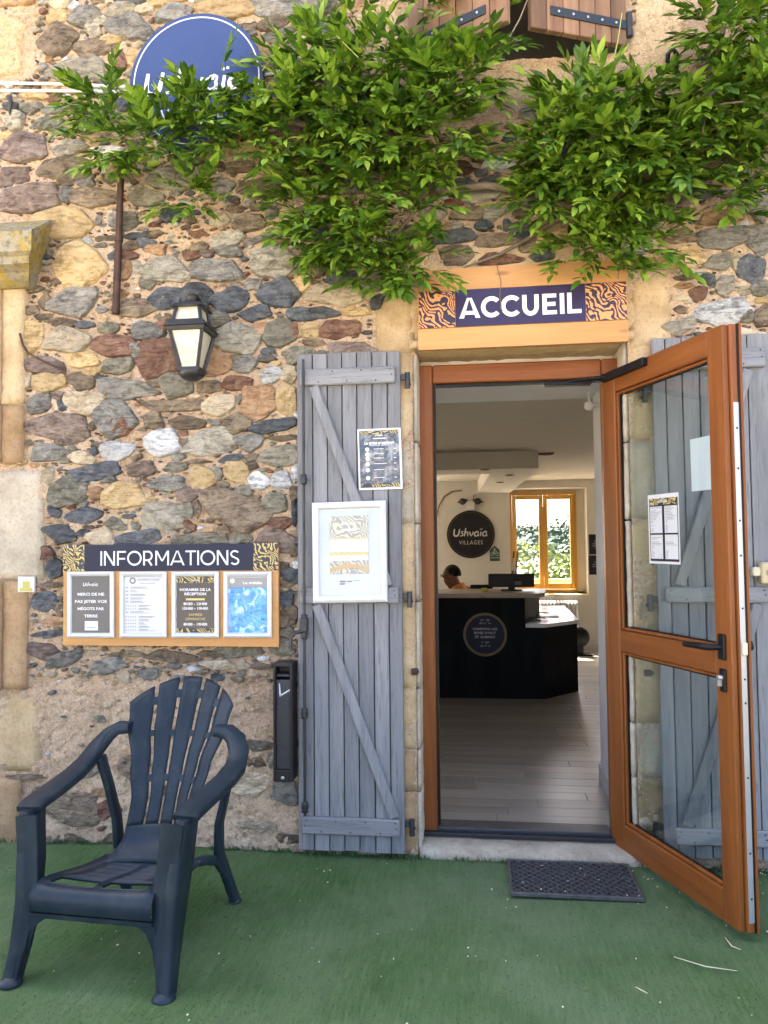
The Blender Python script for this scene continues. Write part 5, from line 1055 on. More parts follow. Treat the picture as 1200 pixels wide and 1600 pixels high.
# ------------------------------------------------------------------ wall lantern
LC = at(290, 507, -.20); lx, ly = LC.x+.01, -.15; LN = thing('wall_lantern', 'black square tapered wall lantern with cream glass on the stone wall', 'lantern', (lx, ly, 2.10))
zf = lambda py: at(290, py, -.22).z
zb, zt0, zt1, zm0, zm1, zc0, zc1 = zf(573), zf(510), zf(509), zf(509), zf(498), zf(476), zf(466)
a_b, a_t, a_e, a_c = .040, .076, .084, .052
def frustum(mb, r0, z0, r1, z1):
    V = [(lx+sx*r0, ly+sy*r0, z0) for sx, sy in ((-1,-1),(1,-1),(1,1),(-1,1))]+[(lx+sx*r1, ly+sy*r1, z1) for sx, sy in ((-1,-1),(1,-1),(1,1),(-1,1))]
    return mb.add(V, [(0,3,2,1),(4,5,6,7),(0,1,5,4),(1,2,6,5),(2,3,7,6),(3,0,4,7)])
gm = NT('cream_lantern_glass', .18, 0, .6); v = gm.vec(); gm.color(gm.ramp(gm.noise(v, 12, 4), [(.35, (.60,.58,.40)), (.65, (.74,.74,.62))])); gm.b.inputs['Transmission Weight'].default_value = .25
frustum(MB(), a_b-.008, zb+.006, a_t-.008, zt0-.004).build('glass_body', gm.m, LN); frustum(MB(), a_e-.030, zm1+.003, a_c-.006, zc0-.002).build('glass_roof', gm.m, LN)
q = MB()
for sx in (-1,1):
    for sy in (-1,1):
        q.tube([(lx+sx*a_b, ly+sy*a_b, zb),(lx+sx*a_t, ly+sy*a_t, zt0)], .0085, 4, smooth=False); q.tube([(lx+sx*(a_e-.022), ly+sy*(a_e-.022), zm1),(lx+sx*a_c, ly+sy*a_c, zc0)], .0085, 4, smooth=False)
frustum(q, a_b+.010, zb-.010, a_b+.008, zb+.007); q.build('corner_bars', M_IRON, LN)
q = MB()
for r0_, r1_, z0_, z1_ in ((a_t+.006, a_e+.004, zt0-.014, zm0-.002), (a_e+.010, a_e-.012, zm0, zm1)): frustum(q, r0_, z0_, r1_, z1_)
q.build('shoulder_band', M_IRON, LN)
q = MB(); frustum(q, a_c+.020, zc0-.002, a_c+.006, zc0+.016); q.lathe([(.05,0),(.045,.012),(.02,.02),(.018,.028),(.03,.034),(.022,.048),(.0,.05)], (lx, ly, zc0+.016), 'z', 16); q.build('cap', M_IRON, LN)
MB().lathe([(.058,0),(.056,-.012),(.045,-.024),(.028,-.034),(.0,-.036)], (lx, ly, zb-.0105), 'z', 20).build('base_boss', M_IRON, LN)
q = MB().tube([(lx, ly, zc0+.045),(lx, ly+.05, zc0+.075),(lx, ly+.11, zc0+.06),(lx, -.02, zc0+.0)], .010, 8).box(lx-.03,lx+.03,-.032,-.004,zc0-.12,zc0+.06,.006).tube([(lx,-.02,zc0-.08),(lx, ly+a_e, zm0-.01)], .008, 6); q.build('wall_bracket', M_IRON, LN)
MB().tube([(lx,ly,zb+.01),(lx,ly,zb+.07)], .018, 10).build('lamp_holder', M_WHITE, LN)

# ------------------------------------------------------------------ small fittings on the wall
a0, a1 = at(188, 300, -.05), at(181, 490, -.04); q = MB(); M_ = a1-a0
q.sweep([a0+Vector((.004,0,.15)), a0, a0+M_*.38], [(.026,.026)]*3, (1,0,0), False).sweep([a0+M_*.37+Vector((0,0,0)), a0+M_*.41], [(.034,.034)]*2, (1,0,0), False).sweep([a0+M_*.40, a1], [(.028,.028),(.030,.030)], (1,0,0), False)
tag(q.build('iron_downpipe', M_RUST), 'dark rusty iron bar hanging on the wall below the left end of the creeper', 'bar')
q = MB().tube([at(x, y, -.035) for x, y in ((31,521),(36,540),(44,552),(70,566),(103,580))], .0055, 6); tag(q.build('bent_rod', M_RUST), 'thin bent black rod sticking out of the wall left of the lantern', 'rod')
q = MB().tube([at(x, y, -.02) for x, y in ((-40,129),(100,131.5),(205,136))], .0075, 8)
tag(q.build('white_conduit', M_WHITE), 'upper white conduit running left of the blue sign', 'conduit', None)
q = MB().tube([at(x, y, -.02) for x, y in ((-40,141.5),(100,142),(205,143.5))], .0075, 8); tag(q.build('white_conduit', M_WHITE), 'lower white conduit running left of the blue sign', 'conduit')
q = MB().tube([at(x, y, -.02) for x, y in ((406,119),(445,111),(560,95))], .0075, 8); tag(q.build('white_conduit', M_WHITE), 'white conduit disappearing into the leaves right of the blue sign', 'conduit')
S = Sheet(at(28,901,-.03), at(53.5,901,-.03), at(28,925,-.03)); BP = thing('call_plate', 'small white square plate with a yellowish emblem on the left pale stone', 'plate', S.P(.5,1))
m_ = MB(); S.quad(m_, 0,0,1,1,.0,.012); m_.build('plate', M_WHITE, BP); m_ = MB(); S.quad(m_, .30,.30,.72,.72,.002,.0018); S.quad(m_, .12,.72,.88,.95,.002,.0018); m_.build('emblem', plain('mustard_print', (.42,.38,.10), .5), BP); m_ = MB(); S.ring(m_, S.w*.5, S.h*.18, 0, .003, .001, 8); m_.build('screw', M_PRINTG, BP)
q = MB().tube([at(x, y, Y) for x, y, Y in ((1042,108,-.01),(1044,84,-.07),(1051,76,-.08),(1057,84,-.07),(1057,108,-.01))], .010, 8); tag(q.build('iron_hook', M_IRON), 'black iron hook in the wall right of the upper shutters', 'hook')
q = MB().tube([at(x, y, Y) for x, y, Y in ((14,152,-.02),(17,158,-.05),(15,172,-.04),(18,186,-.01))], [.014,.010,.008,.008], 8); tag(q.build('iron_hook', M_IRON), 'small black iron peg in the wall below the white conduits', 'hook')
a0 = at(427, 1222, -.11); a1 = at(456, 1036, -.11); AB = thing('ashtray_box', 'tall narrow black metal ashtray box on the wall against the left shutter', 'ashtray', ((a0.x+a1.x)/2, -.05, a0.z))
X0, X1, Z0, Z1 = a0.x, a1.x, a0.z, a1.z; q = MB(); m_db = plain('dark_metal', (.022,.021,.021), .4)
q.box(X0, X0+.010, -.11, -.012, Z0, Z1, .002).box(X1-.010, X1, -.11, -.012, Z0, Z1, .002).box(X0+.010, X1-.010, -.11, -.012, Z1-.016, Z1, .002).box(X0+.010, X1-.010, -.11, -.012, Z0, Z0+.05, .002).box(X0+.010, X1-.010, -.03, -.012, Z0+.05, Z1-.016); q.build('casing', m_db, AB)
B(X0+.011, X1-.011, -.098, -.090, Z0+.052, Z1-.075, .002).build('front_panel', plain('grey_panel', (.052,.053,.055), .3), AB)
B(X0+.013, X1-.013, -.098, -.055, Z1-.062, Z1-.050, .002).build('ash_grille', M_IRON, AB)
MB().lathe([(.008,0),(.008,-.003),(.004,-.004)], ((X0+X1)/2, -.1102, Z0+.018), 'y', 12).build('screw', M_STEEL, AB)
S = Sheet((X0,-.0985,Z1), (X1,-.0985,Z1), (X0,-.0985,Z0)); m_ = MB(); S.brush(m_, (X1-X0)*.3, .145, [[(0,.055,.004),(.004,.0,.008)], [(.0,.0,.006),(.05,.03,.006)]], 1.0, .001); m_.build('chalk_tick', M_PRINTW, AB)

# ------------------------------------------------------------------ door mat
DM = thing('rubber_doormat', 'dark lattice rubber doormat on the turf in front of the threshold', 'doormat', (.345, -.18, .008))
mx0, mx1, my0, my1 = .092, .588, -.355, -.035; q = MB(); q.box(mx0,mx1,my0,my0+.012,.006,.022,.003).box(mx0,mx1,my1-.012,my1,.006,.022,.003).box(mx0,mx0+.012,my0+.012,my1-.012,.006,.022,.003).box(mx1-.012,mx1,my0+.012,my1-.012,.006,.022,.003)
M_RUB = surf('rubber', (.040,.040,.040), (.080,.078,.074), .75, 30, bump=.3, rand=.05); q.build('border', M_RUB, DM)
q = MB(); n_ = 15
for j in range(n_):
    y = my0+.018+(my1-my0-.036)*j/(n_-1); V = []
    for i in range(53): x = mx0+.012+(mx1-mx0-.024)*i/52; yy = y+.0085*(1 if (i//2+j) % 2 else -1)*(1 if i % 2 == 0 else 0.0); V.append((x, yy))
    for (a, b) in zip(V[:-1], V[1:]): q.add([(a[0],a[1]-.0025,.008),(b[0],b[1]-.0025,.008),(b[0],b[1]+.0025,.008),(a[0],a[1]+.0025,.008),(a[0],a[1]-.0025,.021),(b[0],b[1]-.0025,.021),(b[0],b[1]+.0025,.021),(a[0],a[1]+.0025,.021)], [(4,5,6,7),(0,1,5,4),(2,3,7,6)])
q.build('lattice', M_RUB, DM); B(mx0+.005,mx1-.005,my0+.005,my1-.005,.004,.008).build('underside', plain('mat_dirt', (.03,.035,.03), .9), DM)
r = random.Random(9); q = MB()
for k in range(11):
    x, y = r.uniform(mx0,mx1), r.uniform(my0,my1); a = r.uniform(0,3); s_ = r.uniform(.004,.009); q.add([(x-s_*cos(a),y-s_*sin(a),.0225),(x+.003*sin(a),y,.024),(x+s_*cos(a),y+s_*sin(a),.0225),(x-.003*sin(a),y,.025)], [(0,1,2,3)])
stuff(tag(q.build('mat_petals', plain('dry_petal_mat', (.66,.55,.38), .8)), 'dry petals lying on the rubber doormat', 'petals'))

# ------------------------------------------------------------------ plastic armchair
CH = thing('garden_armchair', 'dark blue grey slatted plastic armchair on the turf in front of the stone wall', 'chair', (-1.205, -1.10, 0), radians(-3.5))
t = NT('blue_grey_resin', .48, 0, .22); v = t.vec(); nn = t.noise(v, 180, 3, .6); n2 = t.noise(v, 4, 5, .6)
du = t.ramp(t.noise(v, 9, 7, .75), [(.50, 0.0), (.75, .16)]); t.color(t.mix(du, t.ramp(n2, [(.35, (.011,.018,.025)), (.65, (.018,.029,.040))]), (.15,.15,.13))); t.roughn(t.math('ADD', t.math('MULTIPLY', n2, .2), .30)); t.bump(nn, .12, .001); M_RES = t.m
def hwb(s): # backrest half width
    pts = [(0,.155),(.12,.130),(.30,.128),(.50,.156),(.75,.200),(1.0,.228)]
    for (a, b), (c, d) in zip(pts[:-1], pts[1:]):
        if s <= c: k = (s-a)/(c-a); k = k*k*(3-2*k); return b+(d-b)*k
    return pts[-1][1]
def backp(u, s):  # u -1..1, s 0..1
    w = hwb(s); y = .400+.235*s+.035*s*s - .030*(1-u*u)*(-1) - .045*(u*u)*1.0*(.4+.6*s); z = .235+.585*s
    if s < .12: k = (1-s/.12); y -= .07*k*k; 
    return Vector((u*w+.010, y, z))
ue = [-1,-.635,-.565,-.245,-.170,.170,.245,.565,.635,1]
seg = [(0,.17),(.17,.40),(.40,.44),(.44,.66),(.66,.70),(.70,.885),(.885,.915)]
def tops(u): return 1.02-.15*abs(u)**2.0
def strip_mesh(ua, ub, sa, sb, th=.010, ns=14, nu=3, topcut=False):
    V = []; F = []
    for layer in (0, 1):
        for j in range(ns+1):
            for i in range(nu+1):
                u = ua+(ub-ua)*i/nu; hi = sb*(tops(u) if topcut else 1)
                s = sa+(hi-sa)*j/ns; p = backp(u, s)
                n_ = Vector((0,-.93,.36)); V.append(p+n_*(0 if layer else -th))
    m = nu+1; N_ = (ns+1)*m
    for j in range(ns):
        for i in range(nu):
            a = N_+j*m+i; F.append((a, a+1, a+m+1, a+m)); a = j*m+i; F.append((a, a+m, a+m+1, a+1))
    bd = list(range(m))+[j*m+nu for j in range(1, ns+1)]+[ns*m+i for i in range(nu-1, -1, -1)]+[j*m for j in range(ns-1, 0, -1)]
    for k in range(len(bd)): a, b = bd[k], bd[(k+1) % len(bd)]; F.append((a, b, N_+b, N_+a))
    return V, F
WEB = []; q = MB(); V, F = strip_mesh(-1, 1, .0, .165, ns=8, nu=10); q.add(V, F, True)
for k in range(4):
    ua, ub = ue[2*k+1]-.03, ue[2*k+2]+.03
    for (sa, sb) in ((.40,.44),(.66,.695)): V, F = strip_mesh(ua, ub, sa, sb, th=.007, ns=2, nu=2); WEB.append((V, F))
    V, F = strip_mesh(ua, ub, .875*tops((ua+ub)/2), .925*tops((ua+ub)/2), th=.007, ns=2, nu=2); WEB.append((V, F))
bk_ = q.build('backrest', M_RES, CH, local=True)
for V, F in WEB: MB().add(V, F).build('slat_bridge', M_RES, bk_, local=True)
for k in range(5):
    V, F = strip_mesh(ue[2*k]+.006, ue[2*k+1], .160, 1.0, ns=22, nu=4, topcut=True); MB().add(V, F, True).build('slat', M_RES, bk_, local=True)
# seat
def seatp(x, yy):   # yy 0 front .. 1 back
    pts = [(-.012,.222),(-.016,.262),(.004,.290),(.040,.298),(.12,.285),(.22,.262),(.32,.245),(.40,.238)]
    f_ = yy*(len(pts)-1); i = min(int(f_), len(pts)-2); k = f_-i
    def cr(a, b, c, d): return .5*((2*b)+(-a+c)*k+(2*a-5*b+4*c-d)*k*k+(-a+3*b-3*c+d)*k**3)
    P0 = pts[max(i-1,0)]; P1 = pts[i]; P2 = pts[i+1]; P3 = pts[min(i+2, len(pts)-1)]
    y, z = cr(P0[0],P1[0],P2[0],P3[0]), cr(P0[1],P1[1],P2[1],P3[1])
    hw = .205-.030*max(0, yy-.3)
    return Vector((x*hw, y, z-.010*(1-x*x)*(1 if yy > .35 else 0)))
xs = [-1,-.82,-.72,-.45,-.10,-.06,.06,.10,.45,.72,.82,1]; ys = [0,.1,.2,.3,.36,.40,.47,.53,.60,.615,.68,.695,.76,.775,.84,.855,.92,1.0]
hole = set()
for j in range(len(ys)-1):
    for i in range(len(xs)-1):
        cxm, cym = (xs[i]+xs[i+1])/2, (ys[j]+ys[j+1])/2
        if .40 < cym < .53 and (-.82 < cxm < -.06 or .06 < cxm < .82): hole.add((i, j))
        if (ys[j], ys[j+1]) in ((.60,.615),(.68,.695),(.76,.775),(.84,.855)) and (-.72 < cxm < -.06 or .06 < cxm < .72): hole.add((i, j))
V = []; F = []; nx_ = len(xs)
for l_ in (0, 1):
    for yv in ys:
        for xv in xs: V.append(seatp(xv, yv)+(Vector((0, .004 if yv < .2 else 0, 0)) if l_ == 0 else Vector())+(Vector((0,0,-.009)) if l_ == 0 else Vector()))
N_ = nx_*len(ys); cells = [(i, j) for j in range(len(ys)-1) for i in range(nx_-1) if (i, j) not in hole]; cs = set(cells)
for (i, j) in cells:
    a = N_+j*nx_+i; F.append((a, a+1, a+nx_+1, a+nx_)); a = j*nx_+i; F.append((a, a+nx_, a+nx_+1, a+1))
    for (di, dj, p_, r_) in ((-1,0,(0,nx_),0),(1,0,(1,nx_+1),1),(0,-1,(0,1),0),(0,1,(nx_,nx_+1),1)):
        if (i+di, j+dj) not in cs: b_ = j*nx_+i; F.append((b_+p_[0], b_+p_[1], N_+b_+p_[1], N_+b_+p_[0]))
MB().add(V, F, True).build('seat', M_RES, CH, local=True)
MB().box(-.203,.203,-.006,.003,.196,.226,.003).prism([(-.215,.20),(-.15,.20),(-.185,.175),(-.205,.13),(-.212,.08)], -.004, .004).prism([(.215,.20),(.212,.08),(.205,.13),(.185,.175),(.15,.20)], -.004, .004).build('apron', M_RES, CH, local=True)
for s_ in (-1, 1):
    # arm: front corner back, rising and curling in to the backrest
    P_ = [(s_*.272,.075,.498),(s_*.274,.11,.508),(s_*.280,.24,.520),(s_*.288,.36,.533),(s_*.292,.44,.552),(s_*.284,.50,.592),(s_*.258,.535,.632),(s_*.222,.548,.655),(s_*.172,.550,.658)]
    S_c = [(.086,.020),(.088,.028),(.086,.030),(.080,.032),(.074,.037),(.070,.045),(.068,.047),(.064,.044),(.060,.036)]
    sd_ = [(1,0,0),(1,0,0),(1,0,0),(1,0,0.1),(.9,0,.4),(.7,0,.7),(.45,.3,.9),(.2,.6,.9),(.0,.7,.8)]; sd_ = [(a*s_ if i > 2 else a, b, c) for i, (a, b, c) in enumerate(sd_)]
    sd_ = [(1,0,0),(1,0,0),(1,0,0),(1,.05*s_,0),(.95,.25*s_,0),(.8,.55*s_,0),(.5,.85*s_,0),(.2,.98*s_,0),(.05,1*s_,0)]
    q = MB().sweep(P_, S_c, sd_); q.build('armrest', M_RES, CH, local=True)
    q = MB().sweep([(s_*.272,.095,.497),(s_*.268,.088,.44),(s_*.258,.072,.34),(s_*.250,.050,.22),(s_*.252,.018,.10),(s_*.258,-.012,.012)], [(.034,.105),(.034,.108),(.038,.116),(.042,.096),(.040,.074),(.038,.062)], (1,0,0))
    q.sweep([(s_*.250,.034,.492),(s_*.242,.030,.40),(s_*.228,.018,.28),(s_*.226,.006,.19),(s_*.238,-.012,.09),(s_*.250,-.030,.012)], [(.074,.014),(.072,.014),(.068,.014),(.052,.014),(.036,.014),(.032,.014)], (1,0,0))
    q.lathe([(.034,0),(.036,.006),(.030,.014),(.016,.024),(.006,.028)], (s_*.254,-.026,.002), 'z', 16); q.build('leg', M_RES, CH, local=True)
    q = MB().sweep([(s_*.262,.485,.56),(s_*.235,.500,.45),(s_*.205,.505,.33),(s_*.200,.515,.22),(s_*.212,.560,.12),(s_*.222,.615,.012)], [(.022,.048),(.022,.046),(.024,.046),(.026,.050),(.026,.046),(.028,.040)], (1,0,0))
    q.sweep([(s_*.150,.385,.232),(s_*.175,.44,.222),(s_*.198,.50,.20),(s_*.208,.545,.14)], [(.02,.03),(.022,.034),(.024,.036),(.022,.03)], (1,0,0))
    q.lathe([(.024,0),(.024,.008),(.014,.016)], (s_*.222,.617,.002), 'z', 12); q.build('leg', M_RES, CH, local=True)

# ------------------------------------------------------------------ upper window with brown shutters ajar
zs_ = UZ0
def upshutter(label, hx, fpx, fpy, side, z_bot, fz):
    # hinge at the wall, free edge towards the street
    free = None
    t_ = thing('window_shutter', label, 'shutter', (hx, -.03, z_bot)); return t_
for (hx, free_px, free_py, side, lab) in ((UX0+.0, 795, 43, 1, 'left weathered brown plank shutter of the upper window, half open'), (UX1-.0, 826, 54, -1, 'right weathered brown plank shutter of the upper window with dark strap hinge')):
    zb_ = 3.505; wS = .455
    d = ray(free_px, free_py); best = None
    for k in range(400):
        yy = -.44*k/400; p = at(free_px, free_py, yy); L_ = sqrt((p.x-hx)**2+yy*yy)
        e = abs(p.z-zb_)
        if best is None or e < best[0]: best = (e, yy, p.x, L_)
    yf, xf, L_ = best[1], best[2], best[3]; ang = atan2(yf, xf-hx)
    t_ = thing('window_shutter', lab, 'shutter', (hx, -.035, zb_), ang, 'brown shutters of the upper window'); H_ = 1.35; n_ = 6; r = random.Random(int(hx*100)+50)
    sg = 1 if side > 0 else -1
    for k in range(n_):
        a = L_*k/n_; b = L_*(k+1)/n_; B(a+.0015, b-.0015, -.016+r.uniform(-.001,.001), .016, r.uniform(-.003,.003), H_, .003).build('plank', M_BROWNW, t_, local=True)
    so_ = -1 if side > 0 else 1            # outer face
    yo = .0165 if side < 0 else -.0165
    for zz_ in ((.065), 1.05):
        y0_, y1_ = (yo, yo+.006) if side < 0 else (yo-.006, yo)
        st_ = B(.005, L_*.80, y0_, y1_, zz_, zz_+.040, .001).build('strap_hinge', plain('dark_blue_iron', (.030,.038,.045), .5, .3), t_, local=True)
        q = MB()
        for k in range(5): q.lathe([(.006,0),(.006,-.002 if side > 0 else .002),(.003,-.003 if side > 0 else .003)], (L_*(.12+.15*k), y0_ if side > 0 else y1_, zz_+.02), 'y', 8)
        q.build('rivets', M_STEEL, st_, local=True)
        MB().tube([(-.010, y0_*1.2, zz_-.03),(-.010, y0_*1.2, zz_+.075)], .014, 10).build('pintle', M_IRON, t_, local=True)
    B(.02, L_-.02, .017 if side > 0 else -.038, .037 if side > 0 else -.018, .10, .17, .003).build('batten', M_BROWNW, t_, local=True)

# ------------------------------------------------------------------ creeper on the wall
m_leaf = NT('wisteria_leaf', .42, 0, .35)
v = m_leaf.vec(); rn = m_leaf.rand(); nn = m_leaf.noise(v, 26, 3, .5)
c = m_leaf.ramp(m_leaf.math('ADD', m_leaf.math('MULTIPLY', rn, .7), m_leaf.math('MULTIPLY', nn, .3)), [(.08, (.024,.062,.008)), (.38, (.070,.150,.013)), (.64, (.160,.275,.022)), (.88, (.29,.42,.045)), (.985, (.40,.36,.07)), (1.0, (.30,.17,.06))])
m_leaf.color(c)
tr_ = m_leaf.N('ShaderNodeBsdfTranslucent'); m_leaf.l.new(c, tr_.inputs[0]); ms_ = m_leaf.N('ShaderNodeMixShader'); ms_.inputs[0].default_value = .25
out_ = m_leaf.n['Material Output']; m_leaf.l.new(m_leaf.b.outputs[0], ms_.inputs[1]); m_leaf.l.new(tr_.outputs[0], ms_.inputs[2]); m_leaf.l.new(ms_.outputs[0], out_.inputs[0])
def frond(seed):
    # compound leaf: stalk along +x drooping, 9-13 lance-shaped leaflets, upper side +z
    r = random.Random(seed); L_ = r.uniform(.13,.21); n_ = r.choice((5,6,6,7)); V = []; F = []
    dr = r.uniform(.3,1.0)
    def sp(t_): return Vector((L_*t_*(1-.12*dr*t_), .012*sin(t_*3+seed), -dr*.10*t_*t_*L_/.18))
    prev = None
    for k in range(6):
        p = sp(k/5); i = len(V); V += [p+Vector((0,.0013,0)), p+Vector((0,-.0013,0))]
        if prev is not None: F.append((prev, prev+1, i+1, i))
        prev = i
    def leaflet(base, dirv, ln, w, roll):
        dirv = dirv.normalized(); sd_ = dirv.cross(Vector((0,0,1))).normalized(); up = sd_.cross(dirv).normalized(); sd_ = (sd_*cos(roll)+up*sin(roll)); up = sd_.cross(dirv).normalized()
        i = len(V); cu = r.uniform(.05,.30)
        for (t_, ww) in ((.0,.0),(.22,.78),(.48,1.0),(.75,.62),(1.0,.0)):
            c_ = base+dirv*ln*t_-up*cu*ln*t_*t_; fold = .18*w*ww
            V.append(c_+sd_*w*ww+up*fold); V.append(c_); V.append(c_-sd_*w*ww+up*fold)
        for j in range(4): a = i+j*3; F.append((a, a+1, a+4, a+3)); F.append((a+1, a+2, a+5, a+4))
    for k in range(n_):
        t_ = .20+.72*k/max(1,n_-1); p = sp(t_)
        for sgn in (-1, 1):
            ln = r.uniform(.052,.086)*(1-.25*abs(t_-.55)); a = radians(r.uniform(24,46))
            leaflet(p, Vector((cos(a), sgn*sin(a), r.uniform(-.40,.15))), ln, ln*r.uniform(.145,.195), r.uniform(-.5,.5))
    leaflet(sp(1), Vector((1, r.uniform(-.2,.2), r.uniform(-.6,0))), .066, .0135, 0)
    return V, F
protos = []
for k in range(10):
    V, F = frond(k); me = bpy.data.meshes.new('leaf'); me.from_pydata([tuple(p) for p in V], [], F); me.materials.append(m_leaf.m); me.update(); protos.append((me, V, F))
VN = thing('wisteria', 'leafy green creeper with compound leaves trained along the wall above the doorway', 'creeper', (.1, -.1, 2.9))
#       cx  cy  rx  ry  n   out
BL = [(170,165,48,38,22,.16),(195,225,52,55,34,.20),(245,222,46,28,24,.22),(296,185,44,22,12,.20),(350,145,32,22,10,.20),(385,160,22,30,11,.20),(345,205,20,14,4,.14),(318,178,44,22,14,.22),(285,235,30,25,8,.14),(370,225,32,35,16,.16),(300,305,42,24,15,.10),
      (458,145,42,50,36,.26),(440,215,55,52,44,.24),(512,92,44,50,32,.24),(520,175,70,58,56,.30),(590,110,62,60,50,.30),(600,205,72,62,62,.32),(670,130,70,66,62,.34),(690,205,56,58,46,.32),(742,120,42,60,30,.30),(768,66,20,40,9,.34),(545,255,60,30,26,.22),(690,265,40,24,14,.18),
      (490,310,48,42,32,.20),(560,310,62,50,44,.24),(500,370,52,38,32,.20),(570,385,62,44,40,.24),(640,330,40,44,20,.18),(645,410,48,28,22,.18),(600,425,42,22,16,.18),(470,350,20,60,10,.12),
      (858,238,42,56,36,.26),(900,190,60,58,50,.30),(880,265,66,56,56,.30),(960,215,70,70,70,.34),(960,295,60,44,40,.28),(1030,240,56,62,50,.32),(1010,155,36,60,22,.28),(1080,260,48,50,34,.28),(858,310,44,28,16,.22),(930,345,44,22,14,.16),(1000,330,40,24,14,.16),
      (885,395,28,32,12,.14),(940,395,40,34,20,.15),(1000,385,44,22,20,.15),(966,425,14,26,5,.14),
      (1130,50,60,62,50,.34),(1185,60,44,80,38,.34),(1110,140,56,50,40,.32),(1170,160,52,60,44,.34),(1130,215,44,50,30,.28),(1190,250,34,60,30,.26),(1085,185,40,40,18,.26),(1160,290,34,26,10,.18),(550,45,34,22,7,.14),(640,10,30,18,5,.16),(1150,330,18,12,3,.1)]
r = random.Random(12); fr_ = []
for (cx_, cy_, rx_, ry_, n_, out) in BL:
    rx_, ry_ = rx_*.76, ry_*.78
    for k in range(int(n_*1.02)):
        a = r.uniform(0, 2*pi); q_ = sqrt(r.random()); px, py = cx_+rx_*q_*cos(a), cy_+ry_*q_*sin(a); dy = -(.03+out*r.random()**.8*(1-.45*q_))
        p = at(px, py, dy); vx, vz = cos(a)*q_, -sin(a)*q_
        up_ = max(-.3, vz+.25*r.uniform(-1,1)); D_ = Vector((vx*.9+r.uniform(-.7,.7), -.55-.5*r.random(), .95*up_+r.uniform(-.30,.35)-.02)).normalized()
        Nn = Vector((r.uniform(-.35,.35), -.55+r.uniform(-.3,.3), .85)); Nn = (Nn-D_*Nn.dot(D_)).normalized(); Sd = Nn.cross(D_)
        sc_ = r.uniform(.72,1.12)
        M = Matrix(((D_.x,Sd.x,Nn.x,p.x),(D_.y,Sd.y,Nn.y,p.y),(D_.z,Sd.z,Nn.z,p.z),(0,0,0,1))) @ Matrix.Scale(sc_, 4); fr_.append((dy, M, r.randrange(10)))
fr_.sort(key=lambda t_: t_[0]); WVi = WM[VN.name].inverted()
for (dy, M, k) in fr_[:300]:
    o = bpy.data.objects.new('leaf', protos[k][0]); COL.objects.link(o); o.parent = VN; o.matrix_basis = WVi @ M
q = MB()
for (dy, M, k) in fr_[300:]: q.add(protos[k][1], protos[k][2], False, M)
stuff(q.build('foliage', m_leaf.m, VN))
m_bark = surf('creeper_bark', (.12,.09,.065), (.24,.19,.14), .9, 20, (1,1,1), bump=.6, rand=.1)
for (pts, rr_, lab) in (
    (((1200,215,-.06),(1120,240,-.10),(1050,255,-.10),(960,290,-.10),(900,325,-.08),(830,370,-.05),(780,398,-.04),(722,419,-.05)), (.020,.018,.016,.013,.011,.008,.006,.003), 0),
    (((900,325,-.08),(820,300,-.08),(760,290,-.08),(690,300,-.07),(640,270,-.10),(560,230,-.12),(480,195,-.10),(408,187,-.10),(345,212,-.09),(300,238,-.07),(262,243,-.05)), (.014,.014,.014,.014,.014,.013,.011,.0085,.007,.006,.003), 0),
    (((408,187,-.10),(378,170,-.12),(350,150,-.12),(330,140,-.12)), (.006,.005,.004,.002), 0),
    (((345,212,-.09),(318,200,-.11),(270,190,-.12)), (.005,.004,.002), 0),
    (((660,285,-.09),(640,340,-.07),(600,390,-.07),(560,430,-.05)), (.008,.006,.005,.003), 0),
    (((960,290,-.10),(975,340,-.08),(968,390,-.08),(966,436,-.08)), (.006,.005,.003,.002), 0),
    (((1200,150,-.12),(1168,158,-.28),(1130,162,-.30),(1092,172,-.28)), (.004,.004,.003,.0015), 0),
    (((1110,165,-.29),(1100,195,-.28),(1092,235,-.26)), (.0025,.002,.001), 0),
    (((795,60,-.32),(812,30,-.34),(826,-5,-.36)), (.003,.0025,.002), 0),
    (((265,240,-.07),(272,262,-.06),(273,280,-.06)), (.004,.003,.002), 0),
    (((560,230,-.12),(600,160,-.14),(660,120,-.16),(700,60,-.2)), (.010,.009,.007,.004), 0),
    (((1050,255,-.10),(1090,180,-.14),(1120,90,-.18),(1140,0,-.2)), (.014,.012,.010,.008), 0),
    (((597,95,-.06),(606,60,-.05),(622,38,-.03),(642,22,-.03)), (.0028,.0028,.0028,.002), 0)):
    MB().tube([at(*p) for p in pts], [x*1.25 for x in rr_], 7).build('stem', m_bark, VN)
gt = plain('green_tendril', (.35,.42,.12), .6)
for pts in (((640,232,-.2),(642,250,-.2),(640,268,-.2)), ((560,90,-.3),(530,60,-.33),(512,38,-.34)), ((960,90,-.3),(966,60,-.32),(972,20,-.34)), ((410,110,-.2),(440,70,-.24),(470,44,-.26))):
    MB().tube([at(*p) for p in pts], .0018, 5).build('tendril', gt, VN)
MB().tube([at(*p) for p in ((776,413,-.062),(783,440,-.060),(781,462,-.060),(785,486,-.060))], .0016, 5).build('tendril', m_bark, VN)

